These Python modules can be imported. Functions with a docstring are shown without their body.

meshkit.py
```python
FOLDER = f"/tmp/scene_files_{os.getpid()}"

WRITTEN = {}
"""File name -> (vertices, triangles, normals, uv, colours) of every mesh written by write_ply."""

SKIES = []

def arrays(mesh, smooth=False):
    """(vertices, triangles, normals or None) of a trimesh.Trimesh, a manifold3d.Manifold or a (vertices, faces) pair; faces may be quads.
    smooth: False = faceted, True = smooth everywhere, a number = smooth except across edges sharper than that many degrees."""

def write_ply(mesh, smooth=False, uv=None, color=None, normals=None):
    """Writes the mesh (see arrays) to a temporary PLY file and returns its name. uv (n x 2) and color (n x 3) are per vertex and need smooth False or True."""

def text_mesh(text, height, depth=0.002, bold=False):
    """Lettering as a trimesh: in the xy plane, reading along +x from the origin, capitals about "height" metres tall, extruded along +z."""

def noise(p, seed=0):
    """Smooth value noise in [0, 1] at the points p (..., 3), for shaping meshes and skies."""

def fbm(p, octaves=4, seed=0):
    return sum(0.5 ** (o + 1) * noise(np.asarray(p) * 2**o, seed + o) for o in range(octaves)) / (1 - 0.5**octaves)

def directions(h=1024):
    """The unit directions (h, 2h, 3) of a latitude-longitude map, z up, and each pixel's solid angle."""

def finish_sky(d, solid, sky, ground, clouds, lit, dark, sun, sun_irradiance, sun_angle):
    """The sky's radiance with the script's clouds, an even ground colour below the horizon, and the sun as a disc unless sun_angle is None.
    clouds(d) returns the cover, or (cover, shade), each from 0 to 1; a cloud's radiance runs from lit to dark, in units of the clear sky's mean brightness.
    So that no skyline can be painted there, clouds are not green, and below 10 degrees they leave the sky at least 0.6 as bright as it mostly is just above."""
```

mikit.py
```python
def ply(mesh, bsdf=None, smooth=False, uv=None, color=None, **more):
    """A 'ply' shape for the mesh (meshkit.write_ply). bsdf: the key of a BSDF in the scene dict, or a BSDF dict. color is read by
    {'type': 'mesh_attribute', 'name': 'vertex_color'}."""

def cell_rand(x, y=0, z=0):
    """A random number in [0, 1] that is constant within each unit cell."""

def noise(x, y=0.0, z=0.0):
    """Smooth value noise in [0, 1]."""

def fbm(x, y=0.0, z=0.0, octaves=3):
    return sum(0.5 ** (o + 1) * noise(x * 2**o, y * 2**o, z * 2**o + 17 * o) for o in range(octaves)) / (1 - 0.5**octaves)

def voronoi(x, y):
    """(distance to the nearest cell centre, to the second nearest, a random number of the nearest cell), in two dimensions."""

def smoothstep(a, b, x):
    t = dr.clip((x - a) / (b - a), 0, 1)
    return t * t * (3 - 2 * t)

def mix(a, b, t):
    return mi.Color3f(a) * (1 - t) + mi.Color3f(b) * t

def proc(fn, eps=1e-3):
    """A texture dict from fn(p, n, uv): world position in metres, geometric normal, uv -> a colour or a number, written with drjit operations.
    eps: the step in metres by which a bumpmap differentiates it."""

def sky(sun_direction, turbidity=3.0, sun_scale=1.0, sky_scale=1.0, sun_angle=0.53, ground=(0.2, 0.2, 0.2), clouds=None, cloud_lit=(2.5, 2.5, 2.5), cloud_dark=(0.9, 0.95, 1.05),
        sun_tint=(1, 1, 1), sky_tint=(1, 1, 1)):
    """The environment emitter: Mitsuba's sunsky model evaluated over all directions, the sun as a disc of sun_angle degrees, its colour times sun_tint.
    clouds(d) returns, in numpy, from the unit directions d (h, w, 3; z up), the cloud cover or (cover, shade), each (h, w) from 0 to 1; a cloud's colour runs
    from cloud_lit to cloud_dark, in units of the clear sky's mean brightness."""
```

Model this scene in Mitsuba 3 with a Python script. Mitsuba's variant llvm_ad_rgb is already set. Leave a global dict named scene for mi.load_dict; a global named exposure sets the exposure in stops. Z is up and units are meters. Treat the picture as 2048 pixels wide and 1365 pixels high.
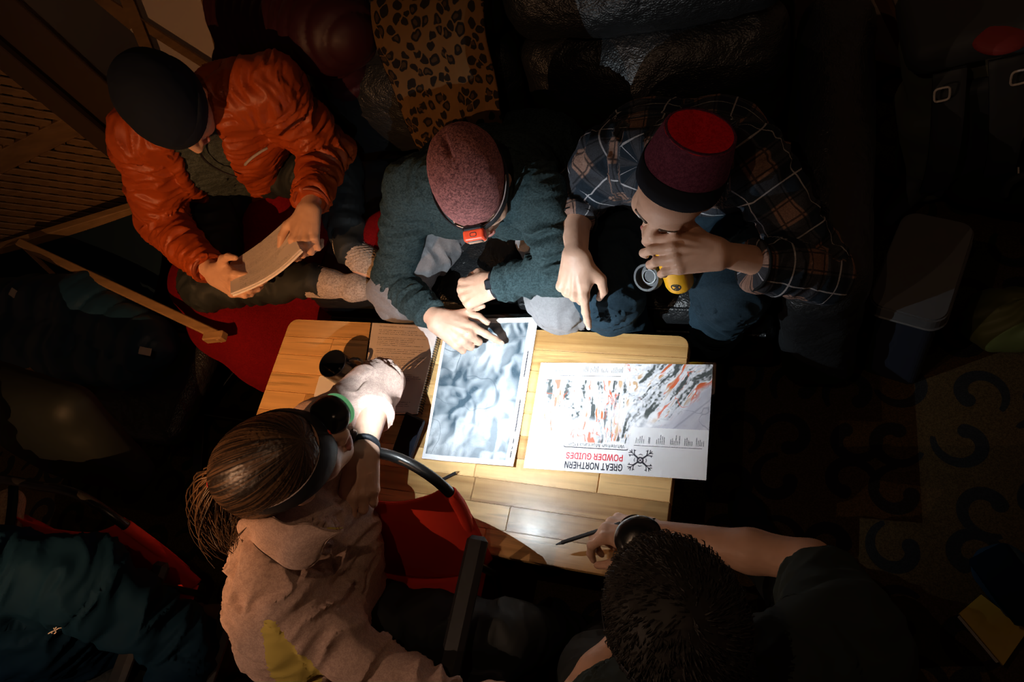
import math, random
import numpy as np, trimesh, mitsuba as mi, drjit as dr
import manifold3d as m3
import shapely, shapely.geometry as sg
from shapely import affinity
import mikit, meshkit
from mikit import proc, fbm as tfbm, noise as tnoise, cell_rand, voronoi, smoothstep, mix

# ------------------------------------------------------------------ camera, light, exposure
T = mi.ScalarTransform4f
scene, labels = {}, {}
exposure = 0.0
CAM = np.array([0.878, -0.484, 2.077])
FWD = np.array([-0.38067, 0.38334, -0.84151])
UP = np.array([-0.04653, 0.90093, 0.43146])
RT = np.array([0.92354, 0.2034, -0.32512])
FOC = 1450.0
scene['type'] = 'scene'
scene['camera'] = {'type': 'perspective', 'fov': math.degrees(2 * math.atan(1024 / FOC)), 'fov_axis': 'x', 'near_clip': 0.05, 'far_clip': 60.0,
                   'to_world': T().look_at(origin=CAM.tolist(), target=(CAM + FWD).tolist(), up=UP.tolist())}
LAMP_A = np.array([0.112, -0.146, 0.985])      # the headlamp of the seated woman: cool white flood and a narrower core
AIM_A = np.array([0.225, 0.275, 0.45])
scene['flood_light'] = {'type': 'spot', 'intensity': {'type': 'rgb', 'value': [1.55, 1.78, 1.92]}, 'cutoff_angle': 55.0, 'beam_width': 24.0,
                        'to_world': T().look_at(origin=LAMP_A.tolist(), target=AIM_A.tolist(), up=[0, 0, 1])}
scene['core_light'] = {'type': 'spot', 'intensity': {'type': 'rgb', 'value': [2.9, 3.2, 3.35]}, 'cutoff_angle': 33.0, 'beam_width': 4.0,
                       'to_world': T().look_at(origin=LAMP_A.tolist(), target=[0.225, 0.185, 0.45], up=[0, 0, 1])}
LAMP_B = np.array([-0.35, -0.95, 1.65])        # the warm lantern that hangs from a roof pole, below the lower edge of the frame
scene['warm_beam'] = {'type': 'spot', 'intensity': {'type': 'rgb', 'value': [5.9, 2.45, 0.68]}, 'cutoff_angle': 35.0, 'beam_width': 7.0,
                      'to_world': T().look_at(origin=LAMP_B.tolist(), target=[-0.62, 0.27, 0.55], up=[0, 0, 1])}
scene['warm_spill'] = {'type': 'point', 'position': LAMP_B.tolist(), 'intensity': {'type': 'rgb', 'value': [0.95, 0.60, 0.40]}}
LAMP_C = np.array([0.50, -0.32, 2.36])         # the dim bulb under the roof, above and behind the camera
scene['roof_light'] = {'type': 'point', 'position': LAMP_C.tolist(), 'intensity': {'type': 'rgb', 'value': [0.45, 0.28, 0.17]}}


def P(px, py, z):
    """The world point at height z that stands at this place of the photograph."""
    d = RT * (px - 1024) / FOC - UP * (py - 682.5) / FOC + FWD
    return CAM + d * (z - CAM[2]) / d[2]


# ------------------------------------------------------------------ helpers: names
def unique(name):
    if name not in labels and name not in scene and not any(k.startswith(name + '__') for k in scene):
        return name
    i = 1
    while True:
        n = f'{name}_{i:03d}'
        if n not in labels and n not in scene and not any(k.startswith(n + '__') for k in scene):
            return n
        i += 1


def thing(name, label, cat, group=None, kind=None):
    key = unique(name)
    labels[key] = {'label': label, 'category': cat}
    if group: labels[key]['group'] = group
    if kind: labels[key]['kind'] = kind
    return key


def part(parent, name, mesh, mat, smooth=False, label=None, **kw):
    key = unique(parent + '__' + name)
    scene[key] = mikit.ply(mesh, mat, smooth, **kw)
    if label: labels[key] = {'label': label}
    return key


def struct(name, mesh, mat, smooth=False, label=None, cat=None):
    key = unique(name)
    scene[key] = mikit.ply(mesh, mat, smooth)
    labels[key] = {'kind': 'structure'}
    if label: labels[key].update(label=label, category=cat)
    return key


# ------------------------------------------------------------------ helpers: vectors
def V(*a): return np.array(a, float)
def nrm(v): v = np.asarray(v, float); return v / np.linalg.norm(v)


def frame(f, u):
    """Columns right, forward, up."""
    f = nrm(f); r = nrm(np.cross(f, u)); u = np.cross(r, f)
    return np.stack([r, f, u], 1)


def frame_u(u, f):
    """As frame, but the up axis is kept and the forward axis is squared to it."""
    u = nrm(u); f = np.asarray(f, float); f = nrm(f - u * (f @ u))
    return np.stack([np.cross(f, u), f, u], 1)


def rotm(axis, deg):
    return trimesh.transformations.rotation_matrix(math.radians(deg), axis)[:3, :3]


# ------------------------------------------------------------------ helpers: smooth bodies from distance functions
class Prim:
    def __init__(self, kind, k=0.02, sub=False, cuts=(), wr=0.0, tag=0, **a):
        self.kind, self.k, self.sub, self.cuts, self.wr, self.tag = kind, k, sub, cuts, wr, tag
        self.__dict__.update(a)

    def bounds(self):
        if self.kind == 'cone':
            lo = np.minimum(self.a - self.ra, self.b - self.rb); hi = np.maximum(self.a + self.ra, self.b + self.rb)
        elif self.kind == 'ell':
            e = np.sqrt(((self.R * self.r) ** 2).sum(1)); lo, hi = self.c - e, self.c + e
        else:
            e = np.abs(self.R) @ self.h; lo, hi = self.c - e, self.c + e
        return lo, hi

    def d(self, p):
        if self.kind == 'cone':
            ab = (self.b - self.a).astype(p.dtype); ap = p - self.a.astype(p.dtype)
            t = np.clip(ap @ ab / max(float(ab @ ab), 1e-12), 0, 1)
            d = np.linalg.norm(ap - t[:, None] * ab, axis=1) - (self.ra + (self.rb - self.ra) * t)
        elif self.kind == 'ell':
            q = (p - self.c.astype(p.dtype)) @ self.R.astype(p.dtype)
            k0 = np.linalg.norm(q / self.r, axis=1); k1 = np.linalg.norm(q / self.r ** 2, axis=1)
            d = np.where(k1 > 1e-9, k0 * (k0 - 1) / np.maximum(k1, 1e-9), -self.r.min())
        else:
            q = np.abs((p - self.c.astype(p.dtype)) @ self.R.astype(p.dtype)) - (self.h - self.e)
            d = np.linalg.norm(np.maximum(q, 0), axis=1) + np.minimum(q.max(1), 0) - self.e
        for (o, n) in self.cuts:
            d = np.maximum(d, (p - o) @ n)
        return d


def cone(a, b, ra, rb, k=0.02, **kw): return Prim('cone', k, a=np.asarray(a, float), b=np.asarray(b, float), ra=ra, rb=rb, **kw)
def ell(c, r, R=None, k=0.02, **kw): return Prim('ell', k, c=np.asarray(c, float), r=np.asarray(r, float), R=np.eye(3) if R is None else np.asarray(R, float), **kw)
def rbox(c, h, e=0.01, R=None, k=0.01, **kw): return Prim('box', k, c=np.asarray(c, float), h=np.asarray(h, float), e=e, R=np.eye(3) if R is None else np.asarray(R, float), **kw)


def chain(pts, rad, k=0.02, **kw):
    """A tapering limb through several joints."""
    return [cone(pts[i], pts[i + 1], rad[i], rad[i + 1], k, **kw) for i in range(len(pts) - 1)]


def field(prims, p):
    d = np.full(len(p), 1e3, np.float32)
    for q in prims:
        e = q.d(p)
        k = q.k
        if q.sub:
            h = np.maximum(k - np.abs(d + e), 0) / max(k, 1e-9); d = np.maximum(d, -e) + h * h * k / 4
        else:
            h = np.maximum(k - np.abs(d - e), 0) / max(k, 1e-9); d = np.minimum(d, e) - h * h * k / 4
    return d


def axis_line(lo, hi, h, fine, hf):
    x, out = lo, [lo]
    while x < hi:
        x += hf if any(a - h < x < b for a, b in fine) else h
        out.append(x)
    return np.array(out)


def solid(prims, h=0.006, fine=(), hf=0.0025):
    """The surface of the smooth union of the prims as a trimesh; fine: boxes (lo, hi) meshed at step hf."""
    pos = [q for q in prims if not q.sub]
    lo = np.min([q.bounds()[0] for q in pos], 0) - 3 * h; hi = np.max([q.bounds()[1] for q in pos], 0) + 3 * h
    ax = [axis_line(lo[i], hi[i], h, [(a[i], b[i]) for a, b in fine], hf) for i in range(3)]
    n = [len(a) for a in ax]
    vol = np.full(n, 1.0, np.float32)
    C = 24
    blocks = [(i, j, k) for i in range(0, n[0], C) for j in range(0, n[1], C) for k in range(0, n[2], C)]
    cen, half = [], []
    for b in blocks:
        e = [(ax[d][b[d]], ax[d][min(b[d] + C, n[d]) - 1]) for d in range(3)]
        cen.append([(x + y) / 2 for x, y in e]); half.append(math.sqrt(sum((y - x) ** 2 for x, y in e)) / 2 + 1e-4)
    cen, half = np.array(cen), np.array(half)
    dist = np.stack([q.d(cen) for q in prims], 1)
    ks = np.array([q.k for q in prims])
    rel = dist < (half[:, None] * 1.15 + ks + 2 * h)
    subs = np.array([q.sub for q in prims])
    inner = dist[:, ~subs].min(1) < -half * 1.3 - 0.01
    for bi, b in enumerate(blocks):
        r = rel[bi]
        if not r[~subs].any():
            continue
        sl = tuple(slice(b[d], min(b[d] + C, n[d])) for d in range(3))
        if inner[bi] and not r[subs].any():
            vol[sl] = -1; continue
        g = np.stack(np.meshgrid(*[ax[d][sl[d]] for d in range(3)], indexing='ij'), -1)
        vol[sl] = field([q for q, on in zip(prims, r) if on], g.reshape(-1, 3).astype(np.float32)).reshape(g.shape[:3])
    return nets(vol, ax)


def nets(vol, ax):
    s = vol < 0
    n = s.shape
    cnt = np.zeros([x - 1 for x in n], np.int8)
    for a in (0, 1):
        for b in (0, 1):
            for c in (0, 1):
                cnt += s[a:n[0] - 1 + a, b:n[1] - 1 + b, c:n[2] - 1 + c]
    cells = np.argwhere((cnt > 0) & (cnt < 8))
    if len(cells) == 0:
        raise ValueError('empty solid')
    idx = np.full(cnt.shape, -1, np.int32); idx[tuple(cells.T)] = np.arange(len(cells))
    acc, num = np.zeros((len(cells), 3)), np.zeros(len(cells))
    corner = {}
    for o in np.ndindex(2, 2, 2):
        corner[o] = vol[cells[:, 0] + o[0], cells[:, 1] + o[1], cells[:, 2] + o[2]]
    cl = [ax[d][cells[:, d]] for d in range(3)]; ch = [ax[d][cells[:, d] + 1] for d in range(3)]
    for o in np.ndindex(2, 2, 2):
        for d in range(3):
            if o[d] == 0:
                o2 = tuple(1 if i == d else o[i] for i in range(3))
                v0, v1 = corner[o], corner[o2]
                on = (v0 < 0) != (v1 < 0)
                t = np.where(on, v0 / np.where(on, v0 - v1, 1), 0)
                pt = np.stack([np.where(i == d, cl[i] + (ch[i] - cl[i]) * t, ch[i] if o[i] else cl[i]) for i in range(3)], 1)
                acc += pt * on[:, None]; num += on
    v = acc / num[:, None]
    faces = []
    for d in range(3):
        e = [1, 2, 0][d], [2, 0, 1][d]
        a = np.take(s, range(0, n[d] - 1), d); b = np.take(s, range(1, n[d]), d)
        sl = [slice(None)] * 3
        for x in e: sl[x] = slice(1, n[x] - 1)
        ed = np.argwhere((a != b)[tuple(sl)])
        if len(ed) == 0: continue
        for x in e: ed[:, x] += 1
        flip = s[tuple(ed.T)]
        q = []
        for du, dv in ((0, 0), (1, 0), (1, 1), (0, 1)):
            c = ed.copy(); c[:, e[0]] -= du; c[:, e[1]] -= dv
            q.append(idx[tuple(c.T)])
        q = np.stack(q, 1)
        q[~flip] = q[~flip][:, ::-1]
        faces.append(q)
    q = np.vstack(faces)
    f = np.vstack([q[:, [0, 1, 2]], q[:, [0, 2, 3]]])
    return trimesh.Trimesh(v, f, process=False)


def vnormals(m):
    v, f = np.asarray(m.vertices), np.asarray(m.faces)
    n = np.zeros_like(v); fn = np.cross(v[f[:, 1]] - v[f[:, 0]], v[f[:, 2]] - v[f[:, 0]])
    for i in range(3): np.add.at(n, f[:, i], fn)
    return n / np.maximum(np.linalg.norm(n, axis=1, keepdims=True), 1e-12)


def local(prims, v):
    """Per vertex: coordinates along and across the nearest limb (metres), the limb's wrinkle height and its index."""
    ds = np.stack([q.d(v) for q in prims], 1); w = ds.argmin(1)
    out, amp = np.zeros((len(v), 3)), np.zeros(len(v))
    for i, q in enumerate(prims):
        on = w == i
        if not on.any(): continue
        if q.kind == 'cone':
            z = nrm(q.b - q.a + 1e-9); o = q.a
        else:
            z = q.R[:, 2]; o = q.c
        x = nrm(np.cross(z, [0.31, 0.27, 0.91] if abs(z[2]) < 0.9 else [0.3, 0.9, 0.1])); y = np.cross(z, x)
        out[on] = (v[on] - o) @ np.stack([z, x, y], 1)
        amp[on] = q.wr
    return out, amp, w


def wrinkle(m, prims, fa=34.0, fl=9.0, seed=0, gain=1.7):
    """Cloth folds that run round the limbs."""
    v = np.asarray(m.vertices); pos = [q for q in prims if not q.sub]
    L, amp, w = local(pos, v)
    for _ in range(6):      # even the strength out between neighbouring limbs
        s, c = np.zeros_like(amp), np.zeros_like(amp)
        f = np.asarray(m.faces)
        for i in range(3): np.add.at(s, f[:, i], amp[f].mean(1)); np.add.at(c, f[:, i], 1)
        amp = s / np.maximum(c, 1)
    q = np.stack([L[:, 0] * fa, L[:, 1] * fl, L[:, 2] * fl], 1) + w[:, None] * 3.7
    q[:, 0] += 2.2 * meshkit.noise(q[:, [1, 2, 0]] * [1.3, 1.3, 0.3], seed + 5)
    r = 1 - np.abs(2 * meshkit.fbm(q, 2, seed) - 1) * 2.2
    big = meshkit.noise(v * 14, seed + 9) - 0.5
    return trimesh.Trimesh(v + vnormals(m) * (amp * gain * (0.9 * r + 0.8 * big - 0.45))[:, None], m.faces, process=False)


def bump(m, amp, freq, seed=0, octv=3):
    v = np.asarray(m.vertices)
    return trimesh.Trimesh(v + vnormals(m) * (amp * (2 * meshkit.fbm(v * freq, octv, seed) - 1))[:, None], m.faces, process=False)


# ------------------------------------------------------------------ helpers: hard shapes
def man(m):
    a = m.to_mesh(); return trimesh.Trimesh(a.vert_properties[:, :3], a.tri_verts, process=False)


def place(mesh, R=None, t=(0, 0, 0)):
    m = mesh.copy(); v = np.asarray(m.vertices)
    m.vertices = (v @ np.asarray(R).T if R is not None else v) + np.asarray(t, float); return m


def cat(*ms): return trimesh.util.concatenate([m for x in ms for m in (x if isinstance(x, (list, tuple)) else [x])])


def bbox(size, e=0.004):
    """A box with chamfered edges, centred."""
    x, y, z = [s / 2 for s in size]; e = min(e, 0.45 * min(size) / 1)
    pts = [(sx * (x - e * (i != 0)), sy * (y - e * (i != 1)), sz * (z - e * (i != 2))) for sx in (-1, 1) for sy in (-1, 1) for sz in (-1, 1) for i in range(3)]
    return man(m3.Manifold.hull_points(np.array(pts)))


def bar(a, b, w, h, up=(0, 0, 1), e=0.003):
    """A wooden bar from a to b, w wide and h high."""
    a, b = np.asarray(a, float), np.asarray(b, float)
    R = frame(b - a, up)
    return place(bbox((w, np.linalg.norm(b - a), h), e), R, (a + b) / 2)


def tube(pts, r, n=10, closed=False):
    """A round tube along points; r a number or one per point."""
    p = np.asarray(pts, float); m = len(p); r = np.broadcast_to(np.asarray(r, float), m)
    t = np.gradient(p, axis=0)
    if closed: t = np.roll(p, -1, 0) - np.roll(p, 1, 0)
    t /= np.linalg.norm(t, axis=1, keepdims=True) + 1e-12
    x = np.cross(t[0], [0.3, 0.5, 0.8]); x /= np.linalg.norm(x)
    rings = []
    for i in range(m):
        x = x - t[i] * (x @ t[i]); x /= np.linalg.norm(x); y = np.cross(t[i], x)
        a = np.arange(n) / n * 2 * np.pi
        rings.append(p[i] + r[i] * (np.cos(a)[:, None] * x + np.sin(a)[:, None] * y))
    v = np.vstack(rings); f = []
    for i in range(m if closed else m - 1):
        j = (i + 1) % m
        for k in range(n):
            l = (k + 1) % n
            f += [(i * n + k, i * n + l, j * n + l), (i * n + k, j * n + l, j * n + k)]
    if not closed:
        v = np.vstack([v, p[0], p[-1]])
        for k in range(n):
            l = (k + 1) % n
            f += [(len(v) - 2, l, k), (len(v) - 1, (m - 1) * n + k, (m - 1) * n + l)]
    return trimesh.Trimesh(v, np.array(f), process=False)


def spline(pts, n=24):
    from scipy.interpolate import CubicSpline
    p = np.asarray(pts, float); d = np.r_[0, np.cumsum(np.linalg.norm(np.diff(p, axis=0), axis=1))]
    return CubicSpline(d, p)(np.linspace(0, d[-1], n))


def lathe(prof, n=32):
    """A solid turned about z from (radius, z) points."""
    return trimesh.creation.revolve(np.asarray(prof, float), sections=n)


def grid(pu, nu, nv, thick=0.0):
    """A sheet from a function pu(u, v) -> points; with thickness it is a closed slab."""
    u, v = np.meshgrid(np.linspace(0, 1, nu), np.linspace(0, 1, nv), indexing='ij')
    p = pu(u.ravel(), v.ravel()); uv = np.stack([u.ravel(), v.ravel()], 1)
    i = np.arange(nu * nv).reshape(nu, nv)
    f = np.vstack([np.stack([i[:-1, :-1], i[1:, :-1], i[1:, 1:]], -1).reshape(-1, 3), np.stack([i[:-1, :-1], i[1:, 1:], i[:-1, 1:]], -1).reshape(-1, 3)])
    m = trimesh.Trimesh(p, f, process=False)
    if thick:
        nn = vnormals(m); b = p - nn * thick; N = len(p)
        rim = np.r_[i[:, 0], i[-1, 1:], i[-2::-1, -1], i[0, -2:0:-1]]; nx = np.roll(rim, -1)
        side = np.vstack([np.stack([nx, rim, rim + N], 1), np.stack([nx, rim + N, nx + N], 1)])
        m = trimesh.Trimesh(np.vstack([p, b]), np.vstack([f, f[:, ::-1] + N, side]), process=False); uv = np.vstack([uv, uv])
    return m, uv


def plate(poly, h, z=0.0):
    """Shapely polygon(s) extruded upwards."""
    return cat([place(trimesh.creation.extrude_polygon(g, h, engine='earcut'), None, (0, 0, z)) for g in getattr(poly, 'geoms', [poly]) if g.area > 1e-9])
# ------------------------------------------------------------------ materials
def rgb(c): return {'type': 'rgb', 'value': [float(x) for x in c]}


def mat(name, color, rough=0.6, **kw):
    d = {'type': 'principled', 'base_color': color if isinstance(color, dict) else rgb(color), 'roughness': rough}
    if rough >= 0.8: d['specular'] = 0.12
    d.update(kw)
    scene[name] = {'type': 'twosided', 'bsdf': d}
    return name


def bumped(name, color, fn, scale, rough=0.6, eps=1e-3, **kw):
    d = {'type': 'principled', 'base_color': color if isinstance(color, dict) else rgb(color), 'roughness': rough}
    d.update(kw)
    scene[name] = {'type': 'twosided', 'bsdf': {'type': 'bumpmap', 'arbitrary': proc(fn, eps), 'scale': scale, 'bsdf': d}}
    return name


def heather(c0, c1, f=900.0):
    a, b = list(c0), list(c1)
    return proc(lambda p, n, uv: mix(a, b, smoothstep(0.25, 0.75, tnoise(p.x * f, p.y * f, p.z * f) * 0.6 + 0.4 * tnoise(p.x * f * 0.3, p.y * f * 0.3, p.z * f * 0.3))))


mat('skin', proc(lambda p, n, uv: mix([0.52, 0.30, 0.20], [0.62, 0.385, 0.275], tfbm(p.x * 60, p.y * 60, p.z * 60))), 0.48, specular=0.4)
mat('skin_lip', (0.42, 0.16, 0.13), 0.45)
mat('eye_white', (0.7, 0.68, 0.65), 0.2)
mat('eye_dark', (0.03, 0.02, 0.015), 0.15)
mat('nail', (0.62, 0.42, 0.34), 0.3)
mat('green_wool', heather((0.012, 0.024, 0.027), (0.042, 0.068, 0.073)), 0.85)
mat('grey_cotton', heather((0.20, 0.195, 0.20), (0.235, 0.23, 0.235), 800), 0.85)
mat('maroon_heather', heather((0.085, 0.030, 0.032), (0.40, 0.17, 0.16), 950), 0.9)
mat('orange_nylon', (0.32, 0.052, 0.008), 0.45, specular=0.3)
mat('orange_dark', (0.20, 0.032, 0.008), 0.5)
mat('slate_knit', heather((0.03, 0.038, 0.036), (0.065, 0.08, 0.075), 500), 0.85)
mat('black_cloth', (0.008, 0.010, 0.011), 0.8)
mat('black_trousers', (0.010, 0.014, 0.015), 0.7)
mat('navy_trousers', heather((0.012, 0.026, 0.038), (0.019, 0.037, 0.053), 900), 0.8)
mat('navy_cloth', (0.009, 0.012, 0.020), 0.85)
mat('red_fleece', heather((0.11, 0.0018, 0.003), (0.19, 0.0035, 0.006), 1500), 0.95)
mat('red_canvas', (0.62, 0.030, 0.012), 0.7)
mat('sock_grey', heather((0.26, 0.21, 0.17), (0.50, 0.42, 0.35), 700), 0.95)
mat('sock_dark', (0.018, 0.024, 0.024), 0.9)
mat('hat_purple', heather((0.085, 0.024, 0.060), (0.16, 0.052, 0.11), 700), 0.92)
mat('hat_red', heather((0.55, 0.006, 0.014), (0.78, 0.016, 0.028), 700), 0.92)
mat('steel', (0.75, 0.74, 0.72), 0.22, metallic=1.0)
mat('yellow_paint', (0.85, 0.42, 0.015), 0.35, clearcoat=0.6)
mat('grey_rubber', (0.055, 0.064, 0.072), 0.55)
mat('black_plastic', (0.008, 0.009, 0.010), 0.28)
mat('black_matte', (0.010, 0.010, 0.011), 0.6)
mat('black_tube', (0.03, 0.028, 0.027), 0.32, metallic=0.7)
mat('headlamp_red', (0.80, 0.075, 0.025), 0.35, clearcoat=0.4)
mat('band_black', (0.007, 0.009, 0.013), 0.6)
mat('band_pale', (0.30, 0.24, 0.22), 0.7)
mat('ink_white', (0.55, 0.52, 0.5), 0.6)
mat('ink_black', (0.012, 0.012, 0.022), 0.6)
mat('ink_red', (0.60, 0.028, 0.045), 0.6)
mat('ink_grey', (0.13, 0.13, 0.15), 0.7)
mat('beige_fleece', heather((0.36, 0.245, 0.20), (0.47, 0.33, 0.27), 500), 0.95)
mat('yellow_fleece', (0.50, 0.39, 0.095), 0.9)
mat('blue_shell', (0.0015, 0.011, 0.026), 0.8, specular=0.06)
mat('blue_puffy', (0.010, 0.045, 0.090), 0.5)
mat('blue_canvas', (0.010, 0.022, 0.034), 0.8)
mat('maroon_puffy', (0.030, 0.006, 0.009), 0.5, specular=0.25)
mat('green_shirt', (0.022, 0.030, 0.027), 0.9)
mat('pack_green', (0.12, 0.13, 0.095), 0.7)
mat('pack_dark', (0.035, 0.041, 0.046), 0.65)
mat('pack_red', (0.22, 0.018, 0.012), 0.7)
mat('sack_green', (0.075, 0.085, 0.020), 0.6)
mat('ottoman_grey', (0.060, 0.062, 0.064), 0.6)
mat('ottoman_navy', (0.008, 0.011, 0.020), 0.6)
mat('tan_fleece', heather((0.30, 0.19, 0.12), (0.46, 0.31, 0.21), 300), 0.95)
mat('yellow_card', (0.42, 0.30, 0.04), 0.35)
mat('label_white', (0.55, 0.50, 0.45), 0.7)
mat('mug_black', (0.006, 0.008, 0.014), 0.12, clearcoat=0.8)
mat('paper_white', (0.80, 0.78, 0.76), 0.7)
scene['laminate'] = {'type': 'thindielectric', 'int_ior': 1.5}
mat('canvas_wall', (0.58, 0.47, 0.39), 0.85)
mat('wood_dark', (0.055, 0.028, 0.012), 0.6)
scene['lens_glass'] = {'type': 'dielectric'}
scene['glow_green'] = {'type': 'principled', 'base_color': rgb((0.35, 0.75, 0.45)), 'roughness': 0.3}

mat('wood_slat', proc(lambda p, n, uv: mix([0.13, 0.066, 0.022], [0.26, 0.14, 0.052], tfbm(p.x * 22 + p.z * 40, p.y * 22 - p.z * 30, p.z * 12))), 0.55)
mat('wood_rail', proc(lambda p, n, uv: mix([0.24, 0.13, 0.05], [0.42, 0.25, 0.11], tfbm(p.x * 9, p.y * 60, p.z * 60))), 0.45)


def stave_color(p, n, uv):      # uv holds the stave's own tone; the grain runs along x
    g = tfbm(p.x * 5 + uv.x * 40, p.y * 110 + uv.y * 30, p.z * 20 + uv.x * 9, octaves=3)
    ring = 0.5 + 0.5 * dr.sin(60 * (p.y * 2.2 + 0.35 * tnoise(p.x * 2.3 + uv.x * 17, p.y * 9 + uv.y * 11)))
    c = mix([0.30, 0.145, 0.040], [0.78, 0.50, 0.215], dr.clip(uv.x * 0.80 + 0.6 * (g - 0.5) + 0.10 * ring + 0.12, 0, 1))
    knot = dr.square((p.x - 0.05) / 0.022) + dr.square((p.y + 0.205) / 0.009)
    c = mix(c, [0.10, 0.05, 0.02], 0.8 * (1 - smoothstep(0.25, 1.4, knot)))
    return mix(c, [0.16, 0.075, 0.022], 0.45 * smoothstep(0.64, 0.80, g))


mat('wood_stave', proc(stave_color), 0.32, specular=0.55, clearcoat=0.25, clearcoat_gloss=0.85)


def leather_fn(p, n, uv):
    q = mi.Float(tfbm(p.x * 55, p.y * 55, p.z * 55, octaves=2)) * 0.6 + 0.25 * tnoise(p.x * 330, p.y * 330, p.z * 330)
    return q + 0.9 * tfbm(p.x * 13, p.y * 26, p.z * 13, octaves=2)


bumped('leather', (0.011, 0.012, 0.013), leather_fn, 0.006, 0.42, specular=0.5)


def leopard(p, n, uv):
    d1, d2, w = voronoi(uv.x * 17 + 0.35 * tnoise(uv.x * 50, uv.y * 50), uv.y * 27 + 0.35 * tnoise(uv.x * 50 + 9, uv.y * 50))
    ring = smoothstep(0.16, 0.22, d1) * (1 - smoothstep(0.36, 0.43, d1 + 0.12 * (w - 0.5))) * smoothstep(0.06, 0.14, d2 - d1)
    full = (1 - smoothstep(0.2, 0.28, d1)) * dr.select(w > 0.45, 1.0, 0.72)
    return mix([0.105, 0.056, 0.021], [0.010, 0.008, 0.007], dr.clip(dr.maximum(ring, full), 0, 1))


mat('leopard', proc(leopard), 0.9)


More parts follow.
